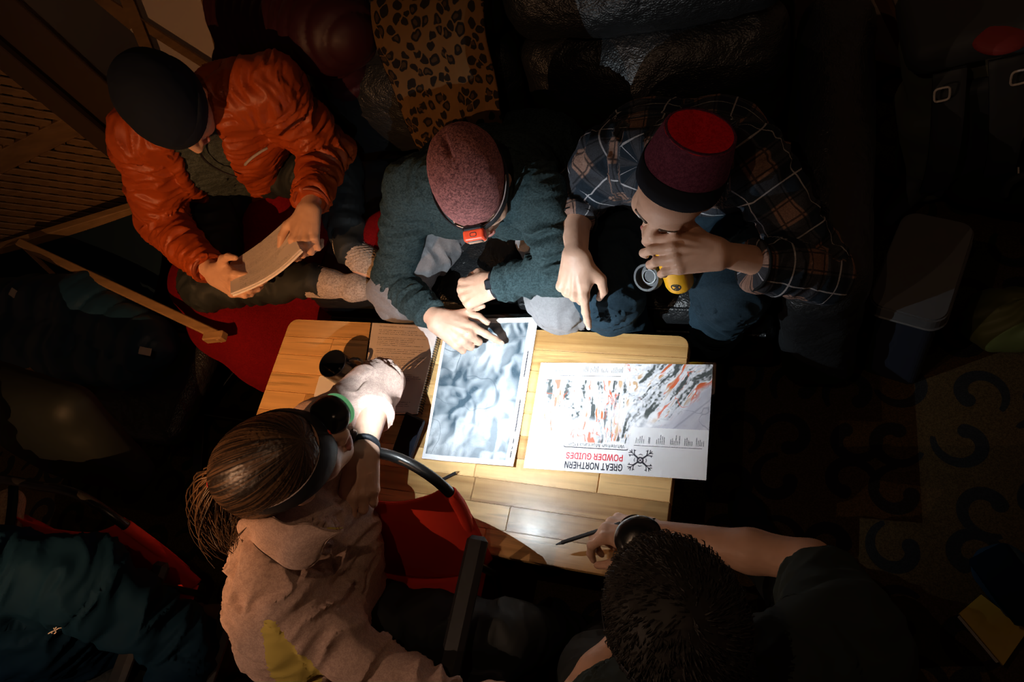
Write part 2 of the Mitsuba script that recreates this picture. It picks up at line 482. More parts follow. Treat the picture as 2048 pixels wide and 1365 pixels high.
def plaid(p, n, uv):
    fu, fv = uv.x / 0.115, uv.y / 0.115
    fu, fv = fu - dr.floor(fu), fv - dr.floor(fv)
    band = lambda f: smoothstep(0.06, 0.09, f) * (1 - smoothstep(0.48, 0.51, f))
    line = lambda f, c, w: 1 - smoothstep(w, w * 1.7, dr.abs(f - c))
    bu, bv = band(fu), band(fv)
    c = mix([0.012, 0.019, 0.028], [0.062, 0.062, 0.070], 0.5 * (bu + bv))
    c = mix(c, [0.22, 0.135, 0.105], bu * bv)
    dark = dr.maximum(dr.maximum(line(fu, 0.13, 0.012), line(fu, 0.43, 0.012)), dr.maximum(line(fv, 0.13, 0.012), line(fv, 0.43, 0.012)))
    c = mix(c, [0.010, 0.012, 0.015], 0.75 * dark)
    pale = dr.maximum(line(fu, 0.78, 0.010), line(fv, 0.78, 0.010))
    c = mix(c, [0.40, 0.40, 0.42], 0.8 * pale)
    return c * (0.75 + 0.5 * tnoise(uv.x * 700, uv.y * 700))


mat('plaid', proc(plaid), 0.9)


def carpet(p, n, uv):
    S = 0.150
    x, y = p.x / S, p.y / S
    dark = mi.Float(0)
    for a in (-1, 0, 1):
        for b in (-1, 0, 1):
            cx, cy = dr.floor(x) + a, dr.floor(y) + b
            ang = 6.2832 * cell_rand(cx, cy, 1)
            rx, ry = x - cx - 0.3 - 0.4 * cell_rand(cx, cy, 2), y - cy - 0.3 - 0.4 * cell_rand(cx, cy, 3)
            s = dr.select(cell_rand(cx, cy, 4) > 0.5, 1.0, -1.0)
            ux, uy = dr.cos(ang) * rx + dr.sin(ang) * ry, s * (dr.cos(ang) * ry - dr.sin(ang) * rx)
            r, th = dr.sqrt(ux * ux + uy * uy + 1e-9), dr.atan2(uy, ux)
            t = (th + 2.4) / 4.6
            rad, wid = 0.34 + 0.05 * th, 0.035 + 0.10 * dr.sqrt(dr.maximum(1 - t, 0)) * dr.select(t > 0, 1.0, 0.0)
            arc = dr.select((t > 0) & (t < 1), 1 - smoothstep(wid * 0.85, wid, dr.abs(r - rad)), 0.0)
            ex, ey = ux - 0.22 * math.cos(-2.4) * 1.0, uy - 0.22 * math.sin(-2.4) * 1.0
            blob = 1 - smoothstep(0.12, 0.14, dr.sqrt(ex * ex + ey * ey))
            dark = dr.maximum(dark, dr.maximum(arc, blob))
    fib = tnoise(p.x * 420, p.y * 420)
    return mix([0.048, 0.029, 0.0105], [0.012, 0.012, 0.012], dark) * (0.6 + 0.8 * fib)


mat('carpet', proc(carpet), 0.95)


def relief(u, v, f, oc=5):
    """Hillshade and height of an invented mountain terrain."""
    wu, wv = u + 0.16 * tfbm(u * 3.1, v * 3.1 + 4, octaves=2), v + 0.16 * tfbm(u * 3.1 + 9, v * 3.1, octaves=2)
    hgt = lambda a, b: 1 - dr.abs(2 * tfbm(a * f, b * f, 0.5, octaves=oc) - 1)
    h0 = hgt(wu, wv)
    return dr.clip(0.5 + 7.0 * (h0 - hgt(wu + 0.012, wv + 0.014)), 0, 1), h0


def map_grey(p, n, uv):
    u, v = uv.x, uv.y          # u to the right, v down the sheet as it lies
    x, y = u, v * 1.55
    wx, wy = x + 0.22 * (tfbm(x * 3, y * 3, 0.2, octaves=3) - 0.5), y + 0.22 * (tfbm(x * 3 + 5, y * 3, 1.2, octaves=3) - 0.5)
    hgt = lambda a, b: 0.60 * (1 - dr.abs(2 * tnoise(a * 4.6, b * 3.2, 0.5) - 1)) + 0.34 * (1 - dr.abs(2 * tnoise(a * 11, b * 8, 4.5) - 1)) + 0.12 * tnoise(a * 21, b * 17, 8.5)
    sh = dr.clip(0.5 + 4.8 * (hgt(wx, wy) - hgt(wx + 0.045, wy + 0.02)), 0, 1)
    big = smoothstep(0.34, 0.62, tfbm(x * 2.3 + 3.4, y * 2.1 + 1.2, octaves=3))
    c = mix([0.040, 0.070, 0.095], [0.46, 0.50, 0.53], dr.clip(0.72 * sh + 0.48 * big - 0.12, 0, 1))
    sv = tfbm(wx * 2.6 + 2, wy * 2.3 + 6, 3.3, octaves=2)
    c = mix(c, [0.06, 0.085, 0.11], 0.5 * (1 - smoothstep(0.002, 0.006, dr.abs(sv - 0.5))))
    ct = tfbm(u * 4, v * 5, 0.3, octaves=4) * 26
    c = mix(c, [0.16, 0.19, 0.22], 0.22 * (1 - smoothstep(0.04, 0.12, dr.abs(ct - dr.round(ct)))))
    ins = smoothstep(0.030, 0.034, u) * (1 - smoothstep(0.905, 0.909, u)) * smoothstep(0.035, 0.038, v) * (1 - smoothstep(0.965, 0.968, v))
    c = mix([0.82, 0.82, 0.82], c, ins)
    tick = dr.select((u > 0.945) & (u < 0.955) & (((v > 0.24) & (v < 0.42)) | ((v > 0.57) & (v < 0.78)) | ((v > 0.80) & (tnoise(v * 60) > 0.55))), 1.0, 0.0)
    return mix(c, [0.03, 0.03, 0.04], tick)


mat('print_grey_map', proc(map_grey), 0.5, specular=0.3)


def map_color(p, n, uv):
    u, v = uv.x, uv.y
    x, y = u * 1.545, v
    sh2, h2 = relief(x * 1.1 + 8, y * 1.1 + 2, 8.5, 4)
    k = smoothstep(0.42, 0.62, u)                      # ridges fall steeply on the left, slant on the right
    ca, sa = dr.cos(0.75 * k - 0.12), dr.sin(0.75 * k - 0.12)
    rx, ry = ca * x + sa * y, ca * y - sa * x
    wx = rx + 0.13 * (tfbm(x * 4.3, y * 4.3, 1.7, octaves=3) - 0.5)
    wy = ry + 0.10 * (tfbm(x * 4.3 + 7, y * 4.3, 2.7, octaves=3) - 0.5)
    fall = tnoise(wx * 13, wy * 3.6, 0.5) * 0.62 + tnoise(wx * 31, wy * 9, 3.5) * 0.26 + tnoise(wx * 70, wy * 22, 6.5) * 0.12     # gullies running down the slopes
    lit = tnoise(wx * 13 + 0.30, wy * 3.6, 0.5) * 0.62 + tnoise(wx * 31 + 0.35, wy * 9, 3.5) * 0.26 + tnoise(wx * 70 + 0.4, wy * 22, 6.5) * 0.12
    shade = dr.clip(0.5 + 3.6 * (fall - lit), 0, 1)
    c = mix([0.27, 0.30, 0.36], [0.90, 0.90, 0.92], dr.clip(0.15 + 0.75 * shade + 0.25 * (sh2 - 0.5) + 0.15, 0, 1))
    zone = smoothstep(0.34, 0.50, tfbm(x * 3.1 + 2.6, y * 3.1 + 5, 3.3, octaves=2) + 0.06 * k)
    wood = smoothstep(0.46, 0.26, shade + 0.25 * (tnoise(x * 60, y * 60) - 0.5)) * zone
    c = mix(c, [0.040, 0.052, 0.048], 0.92 * wood)
    och = smoothstep(0.56, 0.70, shade) * smoothstep(0.42, 0.54, tfbm(x * 4.5 + 9, y * 4.5, 8.3, octaves=2)) * zone * smoothstep(0.30, 0.55, tnoise(wx * 60, wy * 16))
    c = mix(c, [0.48, 0.25, 0.06], 0.8 * och)
    rd = tfbm(wx * 5.6 + 1, wy * 3.8, 4.4, octaves=4)
    red = (1 - smoothstep(0.004, 0.012, dr.abs(rd - 0.50))) * smoothstep(0.36, 0.55, tnoise(x * 6 + 1, y * 6)) * (0.35 + 0.65 * smoothstep(0.3, 0.6, tnoise(wx * 40, wy * 14)))
    red = dr.maximum(red, smoothstep(0.60, 0.72, shade) * smoothstep(0.54, 0.66, tnoise(x * 5 + 3, y * 5 + 8.4)) * smoothstep(0.40, 0.60, tnoise(wx * 55, wy * 12)))
    c = mix(c, [0.66, 0.105, 0.03], 0.88 * red)
    val = smoothstep(0.0, 0.07, (u - 0.60) * 0.95 - (0.74 - v) * 0.66 + 0.05 * tnoise(x * 9, y * 9))     # the flat valley on the right
    flat = mix([0.46, 0.46, 0.54], [0.68, 0.67, 0.72], tfbm(rx * 16, ry * 5, octaves=4))
    road = 1 - smoothstep(0.004, 0.009, dr.abs((u - 0.60) * 0.95 - (0.74 - v) * 0.66 - 0.10))
    rv = tfbm(x * 6, y * 6, 9.1, octaves=3)
    flat = mix(flat, [0.28, 0.28, 0.36], dr.maximum(0.5 * (1 - smoothstep(0.004, 0.014, dr.abs(rv - 0.5))), 0.4 * road))
    c = mix(c, flat, val)
    edge = 0.72 + 0.06 * tnoise(u * 14, 3.0) - 0.20 * smoothstep(0.22, 0.02, u)     # the painted relief ends raggedly
    paper = dr.maximum(dr.select((u < 0.51) & (v < 0.165), 1.0, 0.0), dr.select((u > 0.585) & (v > 0.585), 1.0, 0.0))
    paper = dr.maximum(paper, dr.select(u > 0.585, 0.0, smoothstep(edge - 0.015, edge + 0.01, v)))
    paper = dr.maximum(paper, 1 - smoothstep(0.02, 0.09, u + 0.05 * tnoise(v * 12, 1.0)))
    return mix(c, [0.82, 0.82, 0.83], dr.clip(paper, 0, 1))


mat('print_color_map', proc(map_color), 0.55, specular=0.25)


def text_page(p, n, uv):
    u, v = uv.x, uv.y
    row = v * 46
    on = dr.select(cell_rand(dr.floor(row), 0, 5) > 0.25, 1.0, 0.0) * dr.select((row - dr.floor(row) > 0.35) & (row - dr.floor(row) < 0.72), 1.0, 0.0)
    end = 0.55 + 0.38 * cell_rand(dr.floor(row), 1, 6)
    ink = on * dr.select((u > 0.12) & (u < end), 1.0, 0.0) * smoothstep(0.30, 0.42, tnoise(u * 150, dr.floor(row) * 7.3))
    return mix([0.66, 0.60, 0.57], [0.16, 0.14, 0.14], 0.75 * ink)


mat('print_text', proc(text_page), 0.75)

mat('vinyl', (0.007, 0.009, 0.008), 0.6, specular=0.2)
# ------------------------------------------------------------------ the setting: carpet, round canvas wall, lattice
struct('floor', place(bbox((6.2, 5.4, 0.03), 0.004), None, (0.0, 0.0, -0.015)), 'carpet', label='tan carpet with dark scroll pattern under the whole room', cat='carpet')
WC, WR = np.array([-0.30, -0.62]), 2.56


def wall_pt(a, z, off=0.0):
    """A point of the round wall at angle a (radians) and height z, off metres inwards."""
    r = WR - off - 0.05 * max(z, 0)
    return V(WC[0] + r * math.cos(a), WC[1] + r * math.sin(a), z)


def wall_hit(px, py):
    """Angle and height at which the sight line through this place of the photograph meets the wall."""
    lo, hi = 0.3, 8.0
    d = RT * (px - 1024) / FOC - UP * (py - 682.5) / FOC + FWD
    for _ in range(60):
        m = (lo + hi) / 2; q = CAM + d * m
        if np.hypot(*(q[:2] - WC)) < WR - 0.05 * max(q[2], 0): lo = m
        else: hi = m
    q = CAM + d * lo
    return math.atan2(q[1] - WC[1], q[0] - WC[0]), q[2]


A0, A1 = math.radians(-10), math.radians(245)
wm, _ = grid(lambda u, v: np.stack([WC[0] + (WR - 0.05 * v * 2.3 + 0.012 * np.sin(u * 60) * np.sin(v * 5 + u * 9) + 0.03) * np.cos(A0 + (A1 - A0) * u),
                                    WC[1] + (WR - 0.05 * v * 2.3 + 0.012 * np.sin(u * 60) * np.sin(v * 5 + u * 9) + 0.03) * np.sin(A0 + (A1 - A0) * u), v * 2.3], 1), 160, 30, 0.006)
struct('wall_back', wm, 'canvas_wall', True, label='pale tent canvas wall behind the sofa and lattice', cat='wall')


def khana(p0, p1, w, off, ext0=0.0, ext1=0.0):
    """A slat of the wall's lattice through two places of the photograph."""
    a, b = wall_hit(*p0), wall_hit(*p1)
    a, b = np.array(a), np.array(b); dd = b - a
    a, b = a - dd * ext0, b + dd * ext1
    a[1], b[1] = max(a[1], 0.02), max(b[1], 0.02)
    n = 12
    pts = [wall_pt(*(a + (b - a) * i / n), off) for i in range(n + 1)]
    rings = []
    for i, q in enumerate(pts):
        t = nrm(pts[min(i + 1, n)] - pts[max(i - 1, 0)]); nn = nrm(np.r_[WC - q[:2], 0.0]); s = nrm(np.cross(t, nn))
        rings.append([q + s * w / 2 + nn * 0.008, q - s * w / 2 + nn * 0.008, q - s * w / 2 - nn * 0.008, q + s * w / 2 - nn * 0.008])
    v = np.array(rings).reshape(-1, 3); f = []
    for i in range(n):
        for k in range(4):
            l = (k + 1) % 4
            f += [(i * 4 + k, i * 4 + l, i * 4 + 4 + l), (i * 4 + k, i * 4 + 4 + l, i * 4 + 4 + k)]
    f += [(0, 2, 1), (0, 3, 2), (n * 4, n * 4 + 1, n * 4 + 2), (n * 4, n * 4 + 2, n * 4 + 3)]
    part('wall_back', 'lattice_slat', trimesh.Trimesh(v, np.array(f), process=False), 'wood_slat')


khana((258, 0), (300, 108), 0.045, 0.050, 0.8, 1.2)
khana((268, 32), (384, 106), 0.035, 0.024, 0.9, 0.5)
khana((418, 0), (440, 84), 0.045, 0.050, 0.8, 1.0)
khana((200, -8), (250, 34), 0.035, 0.024, 1.0, 0.3)
khana((445, -30), (452, 12), 0.035, 0.024, 1.0, 0.2)
khana((1775, 0), (1822, 118), 0.040, 0.024, 0.6, 0.6)
khana((1962, 0), (1945, 40), 0.035, 0.024, 1.2, 1.5)
khana((2000, 0), (1975, 30), 0.045, 0.050, 1.2, 1.5)
khana((2010, -20), (2040, 60), 0.035, 0.024, 0.5, 1.0)
khana((640, -60), (700, 60), 0.035, 0.050, 0.5, 1.0)
khana((1100, -80), (1180, 20), 0.035, 0.050, 0.3, 0.3)
khana((1400, -80), (1330, 20), 0.035, 0.024, 0.3, 0.3)

# ------------------------------------------------------------------ trellis screen at the left
ta, tb = P(0, 322, 0.70), P(160, 242, 0.70)
td = nrm(tb - ta); tn = nrm(np.cross(td, [0, 0, 1])); TW = 1.15
t0 = tb - td * TW
TR_ = np.stack([td, tn, V(0, 0, 1)], 1)
tr = thing('trellis_screen', 'brown wooden trellis screen with diagonal slats behind the blue cot', 'trellis')
for z, nm in ((0.10, 'rail'), (0.70, 'rail'), (1.30, 'rail')):
    part(tr, nm, place(bbox((TW, 0.03, 0.085), 0.004), TR_, t0 + td * TW / 2 + V(0, 0, z)- V(0,0,t0[2])), 'wood_slat')
for s in (0, TW):
    part(tr, 'post', place(bbox((0.075, 0.034, 1.36), 0.004), TR_, V(*(t0 + td * s)[:2], 0.68)), 'wood_slat' if s == 0 else 'wood_dark')
part(tr, 'backing_board', place(bbox((TW + 1.1, 0.014, 2.3), 0.003), TR_, V(*(t0 + td * (TW / 2 - 0.38) + tn * (0.045 if (CAM - t0) @ tn < 0 else -0.045))[:2], 1.16)), 'wood_dark')
for z0, z1 in ((0.14, 0.66), (0.74, 1.26)):
    hgt = z1 - z0
    for fam, sgn in ((0, 1), (1, -1)):
        x = -hgt
        while x < TW:
            a, b = (x, z1), (x + hgt, z0)
            if sgn < 0: a, b = (x, z0), (x + hgt, z1)
            seg = sg.LineString([a, b]).intersection(sg.box(0.02, z0, TW - 0.02, z1))
            if seg.length > 0.03:
                (xa, za), (xb, zb) = seg.coords[0], seg.coords[-1]
                off = tn * (-0.006 if fam else 0.006) * (1 if (CAM - t0) @ tn > 0 else -1)
                pa, pb = t0 + td * xa + off, t0 + td * xb + off
                pa, pb = V(pa[0], pa[1], za), V(pb[0], pb[1], zb)
                part(tr, 'slat', bar(pa, pb, 0.009, 0.030, nrm(np.cross(nrm(pb - pa), tn)), 0.002), 'wood_slat')
            x += 0.056 if fam == 0 else 0.085

# ------------------------------------------------------------------ coffee table
TX, TY, TZ = 0.605, 0.295, 0.45
tab = thing('coffee_table', 'honey brown butcher block coffee table in the middle of the group', 'table')
rng = random.Random(5)
outline = sg.box(-TX, -TY, TX, TY).buffer(-0.03).buffer(0.03, quad_segs=6)
rows = 10
scene_m = []
for r in range(rows):
    y0, y1 = -TY + 2 * TY * r / rows, -TY + 2 * TY * (r + 1) / rows
    cutx = [-TX]
    x = -TX + rng.uniform(0.15, 0.45)
    while x < TX - 0.12:
        cutx.append(x); x += rng.uniform(0.26, 0.52)
    cutx.append(TX)
    for xa, xb in zip(cutx[:-1], cutx[1:]):
        g = sg.box(xa, y0, xb, y1).intersection(outline).buffer(-0.0004)
        lo = plate(g.buffer(-0.0012), 0.0022, TZ - 0.0022)
        mid = plate(g, 0.034, TZ - 0.0362)
        m = cat(mid, lo)
        tone, hue = rng.random(), rng.random()
        part(tab, 'stave', m, 'wood_stave', uv=np.tile([tone, hue], (len(m.vertices), 1)))
for sx in (-1, 1):
    for sy in (-1, 1):
        m = place(bbox((0.07, 0.07, TZ - 0.037), 0.006), None, (sx * (TX - 0.09), sy * (TY - 0.07), (TZ - 0.037) / 2))
        part(tab, 'leg', m, 'wood_stave', uv=np.tile([0.4, 0.5], (len(m.vertices), 1)))
for sy in (-1, 1):
    m = place(bbox((2 * TX - 0.25, 0.022, 0.08), 0.004), None, (0, sy * (TY - 0.07), TZ - 0.078))
    part(tab, 'apron', m, 'wood_stave', uv=np.tile([0.3, 0.2], (len(m.vertices), 1)))
for sx in (-1, 1):
    m = place(bbox((0.022, 2 * TY - 0.21, 0.08), 0.004), None, (sx * (TX - 0.09), 0, TZ - 0.078))
    part(tab, 'apron', m, 'wood_stave', uv=np.tile([0.3, 0.2], (len(m.vertices), 1)))

# ------------------------------------------------------------------ papers on the table


def sheet(corners, z, thick, lift=None, nu=24, nv=24):
    """A paper whose corners lie at these places of the table: far left, far right, near right, near left; uv runs right and down."""
    c = [np.asarray(P(x, y, z)) for x, y in corners]

    def f(u, v):
        q = (1 - u)[:, None] * ((1 - v)[:, None] * c[0] + v[:, None] * c[3]) + u[:, None] * ((1 - v)[:, None] * c[1] + v[:, None] * c[2])
        if lift is not None: q = q + np.stack([0 * u, 0 * u, lift(u, v)], 1)
        return q
    m, uv = grid(lambda u, v: f(u, v), nu, nv, thick)
    if vnormals(m)[len(m.vertices) // 4][2] < 0:
        m = trimesh.Trimesh(m.vertices, np.asarray(m.faces)[:, ::-1], process=False)
    return m, uv, f


def rim(f, w, z):
    """The clear plastic edge that stands out round a laminated sheet."""
    def g(u, v): return f(u, v) + V(0, 0, z)
    o, i = [], []
    for (u, v) in ((0, 0), (1, 0), (1, 1), (0, 1)):
        i.append(g(np.array([u * 1.0]), np.array([v * 1.0]))[0]); o.append(g(np.array([u + (2 * u - 1) * w]), np.array([v + (2 * v - 1) * w * 1.4]))[0])
    poly = sg.Polygon([p[:2] for p in o]).buffer(-0.004).buffer(0.004).difference(sg.Polygon([p[:2] for p in i]).buffer(-0.0005))
    return plate(poly, 0.0006, np.mean([p[2] for p in i]))


def flat_text(txt, h, f, u, v, du, dv, bold=True, col='ink_black', parent=None, name='lettering', depth=0.0004, up=0.0009, label=None):
    """Printed letters on a sheet: start at sheet place (u, v), running along (du, dv) there."""
    o = f(np.array([u]), np.array([v]))[0]; e = f(np.array([u + du]), np.array([v + dv]))[0]
    x = nrm(e - o); y = nrm(np.cross([0, 0, 1], x))
    m = meshkit.text_mesh(txt, h, depth, bold)
    w = m.bounds[1][0]
    s = np.linalg.norm(e - o) / w
    m.apply_scale([s, 1, 1])
    part(parent, name, place(m, np.stack([x, y, V(0, 0, 1)], 1), o + V(0, 0, up)), col, label=label)


# the colour map at the right
mc = thing('color_map', 'laminated colour ski map with red and black lettering on the table', 'map')
ms, uv, fc = sheet([(1082, 726), (1426, 730), (1412.5, 961.5), (1047, 936.5)], TZ + 0.0022, 0.0010, nu=16, nv=16)
part(mc, 'printed_sheet', ms, 'print_color_map', True, uv=uv)
part(mc, 'laminate_edge', rim(fc, 0.018, -0.0006), 'laminate', label='dark clear laminate border')
flat_text('GREAT NORTHERN', 0.0160, fc, 0.562, 0.915, -0.325, 0.004, True, 'ink_black', mc, 'title_lettering', label='black title lettering')
flat_text('POWDER GUIDES', 0.0150, fc, 0.560, 0.835, -0.322, 0.004, True, 'ink_red', mc, 'title_lettering', label='red title lettering')
flat_text('Whitefish Montana USA', 0.0085, fc, 0.560, 0.748, -0.318, 0.003, False, 'ink_black', mc, 'small_lettering', depth=0.0003)


def strokes(paths, w): return shapely.union_all([sg.LineString(p).buffer(w / 2, cap_style=2) if len(p) > 1 else sg.Point(p[0]).buffer(w) for p in paths])


def on_sheet(poly, f, u, v, size, turn=0.0):
    o = f(np.array([u]), np.array([v]))[0]; x = nrm(f(np.array([u + 0.1]), np.array([v]))[0] - o); y = np.cross([0, 0, 1], x)
    g = affinity.rotate(affinity.scale(poly, size, size, origin=(0, 0)), turn, origin=(0, 0))
    return place(plate(g, 0.0004), np.stack([x, y, V(0, 0, 1)], 1), o + V(0, 0, 0.0009))


arm = [[(0.10, 0), (0.86, 0)], [(0.55, 0), (0.78, 0.20)], [(0.55, 0), (0.78, -0.20)], [(0.80, 0), (0.98, 0.16)], [(0.80, 0), (0.98, -0.16)], [(0.86, 0), (1.02, 0)],
       [(0.78, 0.20), (0.72, 0.30)], [(0.78, -0.20), (0.72, -0.30)], [(0.78, 0.20), (0.86, 0.27)], [(0.78, -0.20), (0.86, -0.27)]]
logo = shapely.union_all([affinity.rotate(strokes(arm, 0.055), a, origin=(0, 0)) for a in (40, 140, 220, 320)]
                         + [affinity.rotate(sg.box(0.15, -0.055, 0.6, 0.055), a, origin=(0, 0)) for a in (40, 140, 220, 320)]
                         + [sg.Point(0, 0).buffer(0.24).difference(sg.Point(0, 0).buffer(0.14)), sg.Point(0, 0).buffer(0.07)]
                         + [affinity.rotate(sg.LineString([(0.38, -0.12), (0.44, 0), (0.38, 0.12)]).buffer(0.02), a, origin=(0, 0)) for a in (0, 90, 180, 270)])
part(mc, 'emblem', on_sheet(logo, fc, 0.652, 0.870, 0.0335), 'ink_black', label='dark crossed emblem')
part(mc, 'rule', on_sheet(strokes([[(-0.5, 0), (0.5, 0)], [(-0.5, 0), (-0.515, 0.02)], [(0.5, 0), (0.515, 0.02)]], 0.012), fc, 0.398, 0.790, 0.152), 'ink_black')
rg = random.Random(3)


def text_columns(f, u0, u1, v0, v1, cols, parent, down):
    """The small unreadable legend: columns of upright lines, as they lie turned away from the camera."""
    polys = []
    o = f(np.array([0.0]), np.array([0.0]))[0]
    for (ua, ub) in cols:
        n = max(2, int((ub - ua) / 0.0085))
        for i in range(n):
            u = ua + (ub - ua) * (i + 0.5) / n; L = rg.uniform(0.35, 0.9) * (v1 - v0)
            s = np.array([[u - 0.0020, v1 - L], [u + 0.0020, v1 - L], [u + 0.0020, v1], [u - 0.0020, v1]]) if not down else np.array([[u - 0.0020, v0], [u + 0.0020, v0], [u + 0.0020, v0 + L], [u - 0.0020, v0 + L]])
            k = 0
            while k < 1:
                w = rg.uniform(0.10, 0.30); e = min(k + w, 1)
                a, b = s[0] + (s[3] - s[0]) * k, s[0] + (s[3] - s[0]) * e
                q = f(np.array([a[0], a[0] + 0.0042, b[0] + 0.0042, b[0]]), np.array([a[1], a[1], b[1], b[1]]))
                polys.append(sg.Polygon(q[:, :2])); k = e + 0.05
    part(parent, 'legend_text', plate(shapely.union_all([p for p in polys if p.area > 1e-9]), 0.0003, o[2] + 0.0009), 'ink_grey')


text_columns(fc, 0, 1, 0.63, 0.725, [(0.615, 0.665), (0.685, 0.695), (0.725, 0.775), (0.80, 0.855), (0.875, 0.92), (0.935, 1.0 - 0.02)], mc, False)
text_columns(fc, 0, 1, 0.020, 0.095, [(0.10, 0.145), (0.27, 0.30), (0.31, 0.36), (0.375, 0.42), (0.435, 0.505)], mc, False)
part(mc, 'legend_rule', on_sheet(strokes([[(-0.5, 0), (0.5, 0)]], 0.008), fc, 0.79, 0.745, 0.155), 'ink_grey')
part(mc, 'legend_rule', on_sheet(strokes([[(-0.5, 0), (0.5, 0)]], 0.008), fc, 0.31, 0.125, 0.16), 'ink_grey')

# the grey map, whose near edge curls up a little
mg = thing('grey_map', 'laminated grey mountain map under the pointing hand on the table', 'map')
lf = lambda u, v: 0.010 * np.clip(v - 0.72, 0, 1) ** 2 * 13 * (0.4 + 0.6 * u) + 0.006 * np.exp(-((u) / 0.15) ** 2) * v
ms, uv, fg = sheet([(893, 640), (1077, 635), (1029, 936), (847, 920)], TZ + 0.0022, 0.0010, lf, 26, 30)
part(mg, 'printed_sheet', ms, 'print_grey_map', True, uv=uv)
lam, _ = grid(lambda u, v: fg(-0.022 + 1.044 * u, -0.03 * (1 - v) + 0 * v) - V(0, 0, 0.0004), 12, 3, 0.0005)
lam2, _ = grid(lambda u, v: fg(1.0 + 0.022 * u, -0.03 + 1.05 * v) - V(0, 0, 0.0004), 3, 30, 0.0005)
part(mg, 'laminate_edge', cat(lam, lam2), 'laminate', label='bluish clear laminate border')

# the spiral bound report
nb = thing('spiral_notebook', 'spiral bound letter size report between the mug and the grey map', 'notebook')
nbc = [(747, 648), (880, 656), (836, 829), (722, 829)]
ms, uv, fn = sheet(nbc, TZ + 0.0085, 0.007, None, 6, 6)
part(nb, 'page_block', ms, 'print_text', False, uv=uv)
ms2, uv2, fn2 = sheet([(742, 646), (878, 655), (836, 831), (716, 831)], TZ + 0.0015, 0.0012, None, 4, 4)
part(nb, 'back_cover', ms2, 'black_matte', label='black back cover')
for i in range(36):
    v = 0.02 + 0.96 * i / 35
    c = fn(np.array([0.985]), np.array([v]))[0]
    a = np.linspace(0, 2 * np.pi, 13)[:-1]
    part(nb, 'coil_ring', tube(np.stack([c[0] + 0.0085 * np.cos(a) + 0.003, c[1] + 0.0012 * np.sin(a), c[2] - 0.003 + 0.0075 * np.sin(a)], 1), 0.0011, 6, True), 'black_plastic')
flat_text('GPLAN', 0.0062, fn, 0.88, 0.815, -0.115, 0.0, True, 'ink_black', nb, 'title_lettering', label='black heading')
part(nb, 'heading_rule', on_sheet(strokes([[(-0.5, 0), (0.1, 0)], [(-0.5, 0.06), (0.4, 0.06)], [(-0.2, 0.12), (0.4, 0.12)]], 0.02), fn, 0.62, 0.80, 0.06), 'ink_grey')

# a white card and the black mug behind the sleeve
cd = thing('white_card', 'small white rounded card beside the black mug on the table', 'card')
ms, uv, fcd = sheet([(640, 752), (700, 760), (690, 800), (628, 790)], TZ + 0.003, 0.0025, None, 4, 4)
part(cd, 'card', plate(sg.Polygon([p[:2] for p in [P(640, 752, TZ), P(705, 760, TZ), P(690, 805, TZ), P(628, 795, TZ)]]).buffer(-0.006).buffer(0.006), 0.0025, TZ), 'paper_white')
mug = thing('mug', 'black round mug half hidden by the white sleeve', 'mug')
mp = P(697, 752, TZ)
part(mug, 'body', place(lathe([(0, 0), (0.034, 0), (0.040, 0.01), (0.042, 0.085), (0.0405, 0.088), (0.0385, 0.085), (0.036, 0.012), (0, 0.010)], 40), None, V(mp[0], mp[1], TZ)), 'mug_black', 40)
part(mug, 'handle', place(tube(spline([(-0.041, 0, 0.07), (-0.062, 0, 0.066), (-0.068, 0, 0.045), (-0.058, 0, 0.024), (-0.040, 0, 0.02)], 16), 0.005, 8), rotm([0, 0, 1], 205), V(mp[0], mp[1], TZ)), 'mug_black', 40)

# a pencil and a dark wedge by the chair back
pn = thing('pencil', 'thin dark pencil lying below the grey map', 'pencil')
a, b = P(888, 958, TZ + 0.005), P(912, 946, TZ + 0.005)
part(pn, 'shaft', tube([a - (b - a) * 0.6, b], 0.0038, 6), 'black_matte')
part(pn, 'tip', tube([b, b + (b - a) * 0.25], [0.0035, 0.0006], 6), 'wood_rail')
ph = thing('phone', 'black phone leaning on the table beside the chair back', 'phone')
pa, pb = P(800, 888, TZ + 0.012), P(836, 862, TZ + 0.040)
R = frame(V(0.3, 1, 0.35), V(-0.2, -0.3, 1))
part(ph, 'body', place(bbox((0.07, 0.13, 0.009), 0.004), R, P(815, 880, TZ + 0.028)), 'black_plastic')
part(ph, 'screen', place(bbox((0.064, 0.12, 0.001), 0.0004), R, P(815, 880, TZ + 0.028) + R @ V(0, 0, 0.0048)), 'mug_black')
# ------------------------------------------------------------------ black leather sofa
sofa = thing('sofa', 'large black leather sofa along the top of the photo', 'sofa')
SX0, SX1 = -0.62, 0.80
part(sofa, 'base', bump(solid([rbox(V((SX0 + SX1) / 2, 0.74, 0.155), V((SX1 - SX0) / 2, 0.345, 0.115), 0.03)], 0.02), 0.004, 7), 'leather', True)
for i, (xa, xb) in enumerate(((SX0, 0.09), (0.09, SX1))):
    c = V((xa + xb) / 2, 0.665, 0.345); h = V((xb - xa) / 2 - 0.004, 0.285, 0.075)
    part(sofa, 'seat_cushion', bump(solid([rbox(c, h, 0.05), ell(c + V(0, 0, 0.03), V(h[0] * 0.85, 0.24, 0.075), k=0.05)], 0.012), 0.006, 11, i), 'leather', True)
    for zz in (0.405, 0.285):
        yy = 0.665 - 0.285 + (0.006 if zz < 0.4 else 0.012)
        part(sofa, 'piping', tube([(xa + 0.03, yy, zz), ((xa + xb) / 2, yy - 0.002, zz), (xb - 0.03, yy, zz)], 0.006, 8), 'leather', True)
